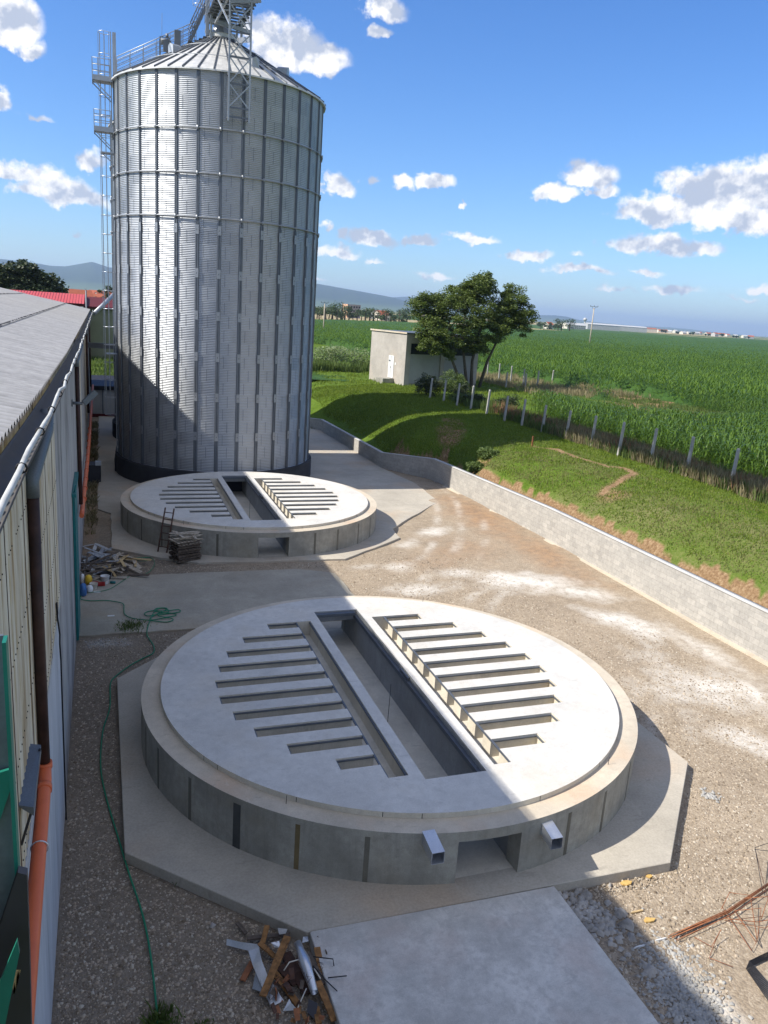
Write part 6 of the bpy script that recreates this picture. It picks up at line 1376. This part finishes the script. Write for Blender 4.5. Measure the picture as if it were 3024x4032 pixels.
# power poles
def pole(px, py_base, py_top, dist, label):
    b = at(px, py_base, dist); t = at(px, py_top, dist); e_ = empty('power_pole', (b.x, b.y, 4), label, 'power pole', 'power poles in the corn field'); h = t.z-4; k = dist/300
    m = MB(); m.tube([(b.x, b.y, 3.5), (b.x, b.y, 4+h*.97)], [.26*k, .17*k], 8); m.build('pole', 'wood', e_)
    ux = Vector((b.y, -b.x, 0)).normalized(); T_ = Vector((b.x, b.y, 4+h)); m = MB(); m.bar(T_-ux*1.3*k, T_+ux*1.3*k, .12*k, .12*k); m.bar(T_-ux*.75*k, T_+Vector((0, 0, -1.1*k)), .09*k); m.bar(T_+ux*.75*k, T_+Vector((0, 0, -1.1*k)), .09*k); m.build('cross_arm', 'black_steel', e_)
    m = MB()
    for s_ in (-1.25, 0, 1.25): q_ = T_+ux*s_*k; m.tube([q_, q_+Vector((0, 0, .45*k))], .08*k, 6)
    build_split(m, 'insulator', 'black', e_); return T_
pole(699, 706, 654, 250, 'power pole standing in the corn just right of the silo'); T1 = pole(1274, 738, 662, 309, 'tall power pole in the corn towards the right skyline')
wtw = at(1262, 705, 1300); m = MB(); m.smooth = True; e_ = empty('water_tower', (wtw.x, wtw.y, 4), 'small ball-topped water tower beside the right power pole', 'tower'); top = at(1262, 690, 1300).z
m.tube([(wtw.x, wtw.y, 4), (wtw.x, wtw.y, top-2)], [1.1, .9], 10); m.build('stem', 'plaster_white', e_); m = MB(); m.smooth = True; m.lathe([(.01, top-3), (2.0, top-2.2), (3.1, top-.2), (2.4, top+1.8), (.01, top+2.8)], (wtw.x, wtw.y), 14); m.build('tank', 'plaster_white', e_)

# ------------------------------------------------------------ loose stone and scrap
def rock_template(seed):
    q = random.Random(seed); V = [(-1, -.8, 0), (1, -.7, 0), (.9, .8, 0), (-.8, .9, 0), (-.6, -.5, .8), (.6, -.4, .7), (.5, .5, .9), (-.4, .6, .6)]; V = [(a+q.uniform(-.3, .3), b*q.uniform(.6, 1)+q.uniform(-.2, .2), c*q.uniform(.6, 1.1)) for a, b, c in V]
    return np.array(V), np.array([(0, 1, 5, 4), (1, 2, 6, 5), (2, 3, 7, 6), (3, 0, 4, 7), (4, 5, 6, 7)])
RT_ = [rock_template(i) for i in range(7)]
N = NT('mixed_gravel_stone'); g = N.n('ShaderNodeNewGeometry'); N.col(N.ramp(g.outputs['Random Per Island'], [(0, (.15, .115, .08)), (.4, (.29, .235, .17)), (.75, (.42, .345, .26)), (.95, (.47, .42, .34))])); N.set(.9, 0, .2); MAT['gravelstone'] = N.m
def on_slab(X, Y):
    oct1 = (np.abs(X-8.4) < 8.2) & (np.abs(Y-21.3) < 8.1) & (np.abs(X-8.4)+np.abs(Y-21.3) < 12.7); rampm = (X > 3.8) & (X < 9.72) & (Y < 13.4); pad = (X < 11) & (Y > 30.0) & (Y < 37.0)
    dv = (Y > 38.0) & (X > .2) & (X < np.interp(Y, [38, 41.4, 43.4, 49.75, 55, 62], [12, 16.4, 16.6, 22.4, 22.8, 22])) ; return oct1 | rampm | pad | (dv & ~((X < 4.4) & (Y < 39.4))) | (X < -1.0) | (X > wallX(Y)-.1)
n = 150000; R = 10+32*q.random(n)**1.3; A = np.radians(q.uniform(-8, 50, n)); X, Y = np.sin(A)*R, np.cos(A)*R; k = ~on_slab(X, Y); X, Y = X[k], Y[k]
sc = q.lognormal(-4.0, .40, len(X)).clip(.008, .05)
V, F = scatter(RT_, X, Y, (fbm(X*.45, Y*.45, 31)-.5)*.07+(fbm(X*2.2, Y*2.2, 33)-.5)*.025-.022, sc, 4); tag(np_mesh('gravel_stones', V, F, 'gravelstone'), 'loose crushed stones scattered over the yard', 'gravel', kind='stuff')
def pile(n, cx, cy, sx, sy, smin_, smax_, mat, label, seed, ang=0, name='rubble'):
    q = np.random.default_rng(seed); u = q.normal(0, sx, n); v = q.normal(0, sy, n); c, s_ = math.cos(ang), math.sin(ang); X = cx+u*c-v*s_; Y = cy+u*s_+v*c; k = ~((X > 3.8) & (X < 9.70) & (Y < 13.35)); X, Y = X[k], Y[k]
    V, F = scatter(RT_, X, Y, np.full(len(X), -.01), q.uniform(smin_, smax_, len(X)), seed); return tag(np_mesh(name, V, F, mat), label, 'rubble', kind='stuff')
pile(240, 10.1, 12.4, .35, .55, .03, .10, 'stone', 'broken stone rubble in the shade beside the concrete ramp', 61, .2)
pile(1300, 10.75, 9.9, .38, .75, .02, .055, 'stone_pale', 'spread of pale crushed stone at the shadow edge', 62, -.25)
pile(160, 15.2, 21.5, .35, .25, .02, .06, 'stone_pale', 'white stone crumbs by the shadow of the near foundation', 63); pile(60, 16.25, 15.55, .12, .14, .02, .06, 'stone_pale', 'small white stone heap on the sunny gravel', 64); pile(120, -.2, 29.4, .4, .2, .015, .04, 'stone_pale', 'pale rubble in the shade by the hall', 65)
pile(700, 9.9, 13.05, 1.6, .12, .012, .035, 'gravelstone', 'stones banked against the front edge of the apron', 66); pile(900, 24.6, 42, .25, 7, .02, .05, 'gravelstone', 'loose stones along the foot of the retaining wall', 67)
for (x, y_, s_, lab) in ((10.86, 12.28, .14, 'flat grey slab piece lying half in shade by the ramp'), (10.78, 11.93, .17, 'largest grey stone by the shadow edge'), (10.5, 10.72, .16, 'angular grey stone before the pale crushed stone'), (10.45, 13.0, .12, 'grey stone near the apron corner'), (1.99, 14.25, .07, 'single rounded stone on the lip of the apron')):
    V, F = scatter([RT_[int(s_*100) % 7]], np.array([x]), np.array([y_]), np.array([.0 if x > 3 else .0]), np.array([s_]), int(s_*100)); tag(np_mesh('stone', V*[1, 1, 1], F, 'stone'), lab, 'stone')
foam = [((11.59, 13.09), .14, 'foam'), ((12.3, 13.14), .09, 'foam'), ((11.37, 11.92), .13, 'foam'), ((11.25, 12.22), .16, 'wood_new'), ((11.28, 11.37), .11, 'white_paint'), ((10.66, 11.32), .10, 'white_paint'), ((2.0, 15.65), .07, 'foam'), ((2.96, 14.25), .1, 'foam')]
fl = ['yellow foam scrap just in front of the apron edge', 'small yellow foam scrap near the apron corner', 'round yellow foam scrap on the sunny gravel', 'pale wood splinter on the gravel left of the yellow scrap', 'white stick on the gravel by the shadow edge', 'white stick in the shade by the ramp', 'tiny yellow scrap at the left apron edge', 'yellow leaf-like scrap above the scrap heap']
for i, ((x, y_), s_, mt) in enumerate(foam):
    rs = random.Random(i); m = MB(); n_ = 7; b = [(x+s_*rs.uniform(.5, 1)*math.cos(t)*(1.3 if mt == 'foam' else 1.8), y_+s_*rs.uniform(.5, 1)*math.sin(t)*(.8 if mt == 'foam' else .2)) for t in [2*PI*j/n_ for j in range(n_)]]; m.prism(b, .0, .035); tag(m.build('debris_scrap', mt), fl[i], 'scrap')

# scrap heap by the ramp
def plank(p, q_, w, h, mat, name, label, grp=None, up=(0, 0, 1)):
    m = MB(); p = Vector(p); q_ = Vector(q_); mid = p.lerp(q_, .5)+Vector((0, 0, .012)); m.bar(p, mid, w, h, up); m2 = MB(); m.bar(mid-(q_-p)*.02, q_, w*.93, h, up); return tag(m.build(name, mat), label, name.replace('_', ' '), grp)
def SP(a, b, z=0.0):   # zoomed crop (850,3550)+.36166 px -> ground
    return atz((850+a*.36166)/1.82278, (3550+b*.36166)/1.82278, z)
pl_ = [((560, 260), (510, 450), .11, .30, 'wood_brown'), ((780, 380), (510, 1030), .15, .36, 'wood_brown'), ((470, 450), (640, 600), .11, .2, 'wood_brown'), ((400, 660), (290, 860), .13, .08, 'rust'), ((640, 780), (900, 1130), .13, .15, 'wood_brown'), ((1100, 500), (1170, 860), .13, .28, 'wood_brown'), ((1110, 870), (1290, 1300), .13, .26, 'wood_brown'), ((340, 400), (810, 360), .10, .10, 'wood_dark'), ((230, 230), (330, 350), .08, .08, 'wood_dark'), ((1090, 1150), (1120, 1333), .12, .1, 'wood_brown'), ((700, 700), (880, 900), .2, .12, 'rust_dark'), ((1000, 560), (1180, 900), .1, .3, 'wood_dark'), ((760, 560), (1000, 1000), .22, .1, 'rust_dark')]
for i, (a, b, w, z, mt) in enumerate(pl_): plank(SP(*a, z), SP(*b, max(.05, z-.12)), w, .03, mt, 'rotten_plank', 'rusty brown rotten plank or strip in the scrap heap beside the ramp', 'planks in the scrap heap')
def sheet(pts, zs, mat, label):      # bent sheet metal
    m = MB(); n_ = len(pts)//2; P_ = [SP(*pts[i], zs[i % len(zs)]) for i in range(len(pts))]; f = [(2*i, 2*i+1, 2*i+3, 2*i+2) for i in range(n_-1)]; m.add(P_, f); o = m.build('bent_sheet', mat); s_ = o.modifiers.new('t', 'SOLIDIFY'); s_.thickness = .008; return tag(o, label, 'sheet metal', 'bent sheets in the scrap heap')
sheet([(120, 405), (115, 475), (270, 440), (250, 510), (470, 465), (460, 560)], [.12, .05, .16, .08, .2, .1], 'galv_bright', 'crumpled bright sheet strip at the left end of the scrap heap')
sheet([(470, 500), (355, 540), (500, 640), (400, 690), (560, 800), (480, 880), (740, 1080), (600, 1150)], [.36, .3, .33, .26, .22, .14, .1, .04], 'galv_bright', 'long twisted sheet, white and rusty, across the scrap heap')
sheet([(560, 960), (620, 900), (600, 1145), (735, 1085)], [.1, .16, .03, .1], 'rust', 'rusty sheet end at the front of the scrap heap'); sheet([(600, 450), (690, 430), (640, 500), (700, 500)], [.24, .26, .2, .22], 'galv_bright', 'small bright sheet piece in the middle of the heap')
sheet([(800, 1060), (820, 1100), (730, 1195), (890, 1180)], [.16, .12, .02, .1], 'galv_bright', 'crumpled white sheet at the bottom of the heap'); sheet([(430, 780), (480, 800), (395, 950), (500, 985)], [.12, .2, .02, .1], 'galv', 'dull grey sheet under the planks on the left'); sheet([(670, 290), (780, 300), (690, 360), (760, 350)], [.2, .18, .16, .16], 'stone_pale', 'torn pale sheet at the back of the heap')
sheet([(1010, 1060), (1110, 1110), (990, 1200), (1080, 1290)], [.2, .16, .12, .06], 'black_steel', 'torn dark foil at the lower right of the heap'); sheet([(950, 380), (1000, 380), (940, 450), (1010, 430)], [.3, .26, .26, .26], 'galv', 'grey folded sheet end against the ramp corner')
m = MB(); a, b, c_ = SP(890, 450, .36), SP(960, 640, .33), SP(1075, 990, .22)
m.tube([a, a.lerp(b, .5), b, b.lerp(c_, .15), c_], [.075, .08, .12, .115, .07], 14, caps=False); o = m.build('metal_pipe', 'galv_bright'); o.modifiers.new('t', 'SOLIDIFY').thickness = .006; tag(o, 'crushed grey metal pipe lying on top of the scrap heap', 'pipe')
rs = random.Random(51)
for i in range(22):
    a, b = rs.uniform(600, 1230), rs.uniform(480, 1290); ang = rs.uniform(.3, 2.6); L_ = rs.uniform(50, 150); plank(SP(a, b, rs.uniform(.12, .34)), SP(a+math.cos(ang)*L_*.5, min(1330, b+math.sin(ang)*L_), rs.uniform(.06, .24)), rs.uniform(.05, .12), .02, rs.choice(['rust_dark', 'wood_brown', 'wood_dark', 'rust_dark', 'rust']), 'broken_strip', 'short broken dark strip inside the scrap heap', 'broken strips in the scrap heap')
rs = random.Random(5)
for i in range(26):
    a, b = rs.uniform(520, 1280), rs.uniform(420, 1050); p = SP(a, b, rs.uniform(.15, .4)); pts = [p]
    for k in range(6): p = p+Vector((rs.uniform(-.12, .12), rs.uniform(-.14, .14), rs.uniform(-.07, .06))); p.z = max(p.z, .05); pts.append(p)
    m = MB(); m.tube(pts, .0045, 4); tag(m.build('thin_wire', 'rust_dark'), 'thin dark wire tangled in the scrap heap', 'wire', 'wires in the scrap heap')
X, Y = strip(2600, -.98, -.42, 44, 84, 1.2); blades('weeds', X, Y, r.uniform(.1, .35, len(X)), .05+0*X, 'weed', 'dry brown weeds along the foot of the hall wall', 'weeds', 71, 1.0, zf=np.zeros(len(X)))
for (A_, lab) in (([(1220, 830, .3), (1425, 808, .34)], 'straight black rod sticking out of the heap over the ramp'), ([(1060, 600, .34), (1275, 625, .36), (1285, 700, .3)], 'bent black rod over the concrete at the right of the heap'), ([(1060, 700, .3), (1200, 860, .3), (1320, 975, .32)], 'long black rod sloping over the ramp edge'), ([(985, 945, .3), (890, 1160, .2), (875, 1320, .05)], 'pale stalk hanging over the front of the heap'), ([(740, 750, .33), (800, 660, .4), (900, 632, .38)], 'bent pale stick on top of the heap'), ([(1070, 730, .34), (1140, 840, .3)], 'short white stick beside the grey pipe')):
    m = MB(); m.tube([SP(a, b, z) for a, b, z in A_], .012, 5); tag(m.build('rod', 'black_steel' if 'black' in lab else 'cream'), lab, 'rod')

# rebar on the right
def bent(pts, rad, mat, label, group=None, name='rebar'):
    m = MB(); m.tube([Vector(p) for p in pts], rad, 6); return tag(m.build(name, mat), label, 'rebar', group)
rs = random.Random(15)
for i in range(11):
    o_ = rs.uniform(-.12, .12); s0 = rs.uniform(-.12, .25); bent([(11.55+s0, 11.27+o_-s0*-.2, .03+.02*(i % 4)), (13.3, 11.55+o_*.8, .06+.02*(i % 3)), (15.8, 12.3+o_*.6, .04+.02*(i % 4))], .0085, 'rust', 'straight rusty reinforcing bar in the bundle on the gravel', 'bars in the rusty bundle')
hoopz = [[(13.24, 11.76, .03), (13.6, 11.95, .25), (13.99, 11.72, .28), (13.33, 10.76, .04), (12.97, 10.55, .05), (13.24, 11.76, .1)], [(13.48, 11.62, .05), (13.9, 11.3, .3), (13.39, 10.81, .05), (13.1, 10.6, .2), (13.2, 11.3, .3), (13.48, 11.62, .05)], [(13.93, 11.26, .03), (14.3, 11.5, .3), (14.5, 11.2, .2), (13.8, 11.0, .04), (13.0, 11.4, .08), (13.93, 11.26, .1)], [(13.0, 11.45, .1), (13.7, 11.15, .1), (14.9, 11.0, .2), (14.7, 11.5, .3), (13.9, 11.8, .15)], [(14.0, 11.1, .04), (14.6, 11.7, .35), (14.9, 11.2, .1), (14.2, 10.9, .04)]]
for h_ in hoopz: bent(h_, .0085, 'rust', 'bent rusty stirrup tangled beside the bar bundle', 'bent stirrups by the bundle')
bent([(12.02, 11.21, .03), (12.2, 10.89, .03), (12.55, 11.05, .25), (12.35, 10.95, .1), (11.93, 10.65, .03), (12.26, 10.31, .03)], .008, 'rust', 'loose rusty hook-shaped bar lying apart from the bundle')
bent([(14.62, 11.92, .03), (15.17, 12.86, .5), (15.9, 12.95, .5), (15.9, 12.6, .4), (15.17, 12.86, .45)], .0085, 'black_steel', 'dark triangular bar frame standing behind the bundle'); bent([(14.5, 11.6, .03), (15.0, 12.5, .3), (15.16, 12.84, .48)], .0085, 'rust_dark', 'dark bar leading down from the triangular frame')
for i in range(9): x_ = .035*i; bent([(13.3+x_*.3, 10.32+x_*.4, .03+.012*(i % 3)), (12.5+x_*.45, 10.2+x_*.25, .03+.012*i), (12.28+x_*.9, 9.2-x_*.1, .03+.012*i)], .0085, 'black_steel', 'dark steel bar of the bent black bundle at the right edge', 'bars in the black bundle')

# green steel frame beside the camera
gf = empty('steel_frame', (-.4, 2.2, 9.5), 'green painted steel frame with rusty dark interior at the left edge', 'frame')
m = MB(); m.box((-.262, 2.15, 7.5), (-.252, 2.2, 11.95)); m.build('green_edge', 'teal', gf)
m = MB(); m.box((-.62, 2.20, 7.5), (-.263, 2.21, 11.95)); m.build('web_plate', 'grey_pipe', gf)
m = MB(); m.box((-.52, 1.93, 9.0), (-.272, 2.1, 10.35)); m.build('inner_box', 'rust_dark', gf)
m = MB(); A = [onp for onp in (aty(-10, 1672, 2.18), aty(30, 1660, 2.18), aty(28, 1690, 2.18), aty(-10, 1800, 2.18))]; A2 = [v_+Vector((0, .012, 0)) for v_ in A]; m.add(A+A2, [(0, 1, 2, 3), (7, 6, 5, 4), (0, 4, 5, 1), (1, 5, 6, 2), (2, 6, 7, 3)]); m.build('gusset', 'teal', gf)
m = MB(); A = [aty(37, 2032, 2.0), aty(42, 2060, 2.0), aty(2, 2260, 2.0), aty(-12, 2220, 2.0), aty(-12, 2150, 2.0)]; A2 = [v_+Vector((0, .012, 0)) for v_ in A]; m.add(A+A2, [(0, 1, 2, 3, 4), (9, 8, 7, 6, 5), (0, 5, 6, 1), (1, 6, 7, 2), (4, 9, 5, 0)]); m.build('lower_plate', 'teal', gf)
m = MB(); A = [aty(45, 2095, 2.1), aty(38, 2125, 2.1), aty(30, 2150, 2.1), aty(26, 2130, 2.1), aty(34, 2095, 2.1)]; m.add(A+[v_+Vector((0, .01, 0)) for v_ in A], [(0, 1, 2, 3, 4), (9, 8, 7, 6, 5), (0, 5, 6, 1), (2, 7, 8, 3)]); tag(m.build('torn_flap', 'wood_new', gf), 'torn pale plywood flap')
m = MB(); A = [aty(38, 1885, 2.1), aty(58, 1890, 2.1), aty(64, 2060, 2.1), aty(72, 2400, 2.1), aty(-20, 2400, 2.1), aty(-20, 2060, 2.1)]; m.add(A+[v_+Vector((0, .03, 0)) for v_ in A], [(0, 1, 2, 3, 4, 5), (11, 10, 9, 8, 7, 6), (0, 6, 7, 1), (1, 7, 8, 2), (2, 8, 9, 3)]); m.build('base_plate', 'black_steel', gf)

# ------------------------------------------------------------ haze
hz = MB(); hz.box((-22000, -22000, -2), (22000, 22000, 340)); hm = bpy.data.materials.new('air_haze'); hm.use_nodes = True; ht = hm.node_tree; ht.nodes.clear()
ho = ht.nodes.new('ShaderNodeOutputMaterial'); pv = ht.nodes.new('ShaderNodeVolumePrincipled'); pv.inputs['Density'].default_value = 0.00008; pv.inputs['Color'].default_value = (.56, .74, 1.0, 1); pv.inputs['Anisotropy'].default_value = .2
ht.links.new(pv.outputs[0], ho.inputs['Volume']); ho_ = hz.build('haze', hm); ho_['kind'] = 'stuff'; ho_['label'] = 'thin blue summer haze over the plain'; ho_['category'] = 'haze'
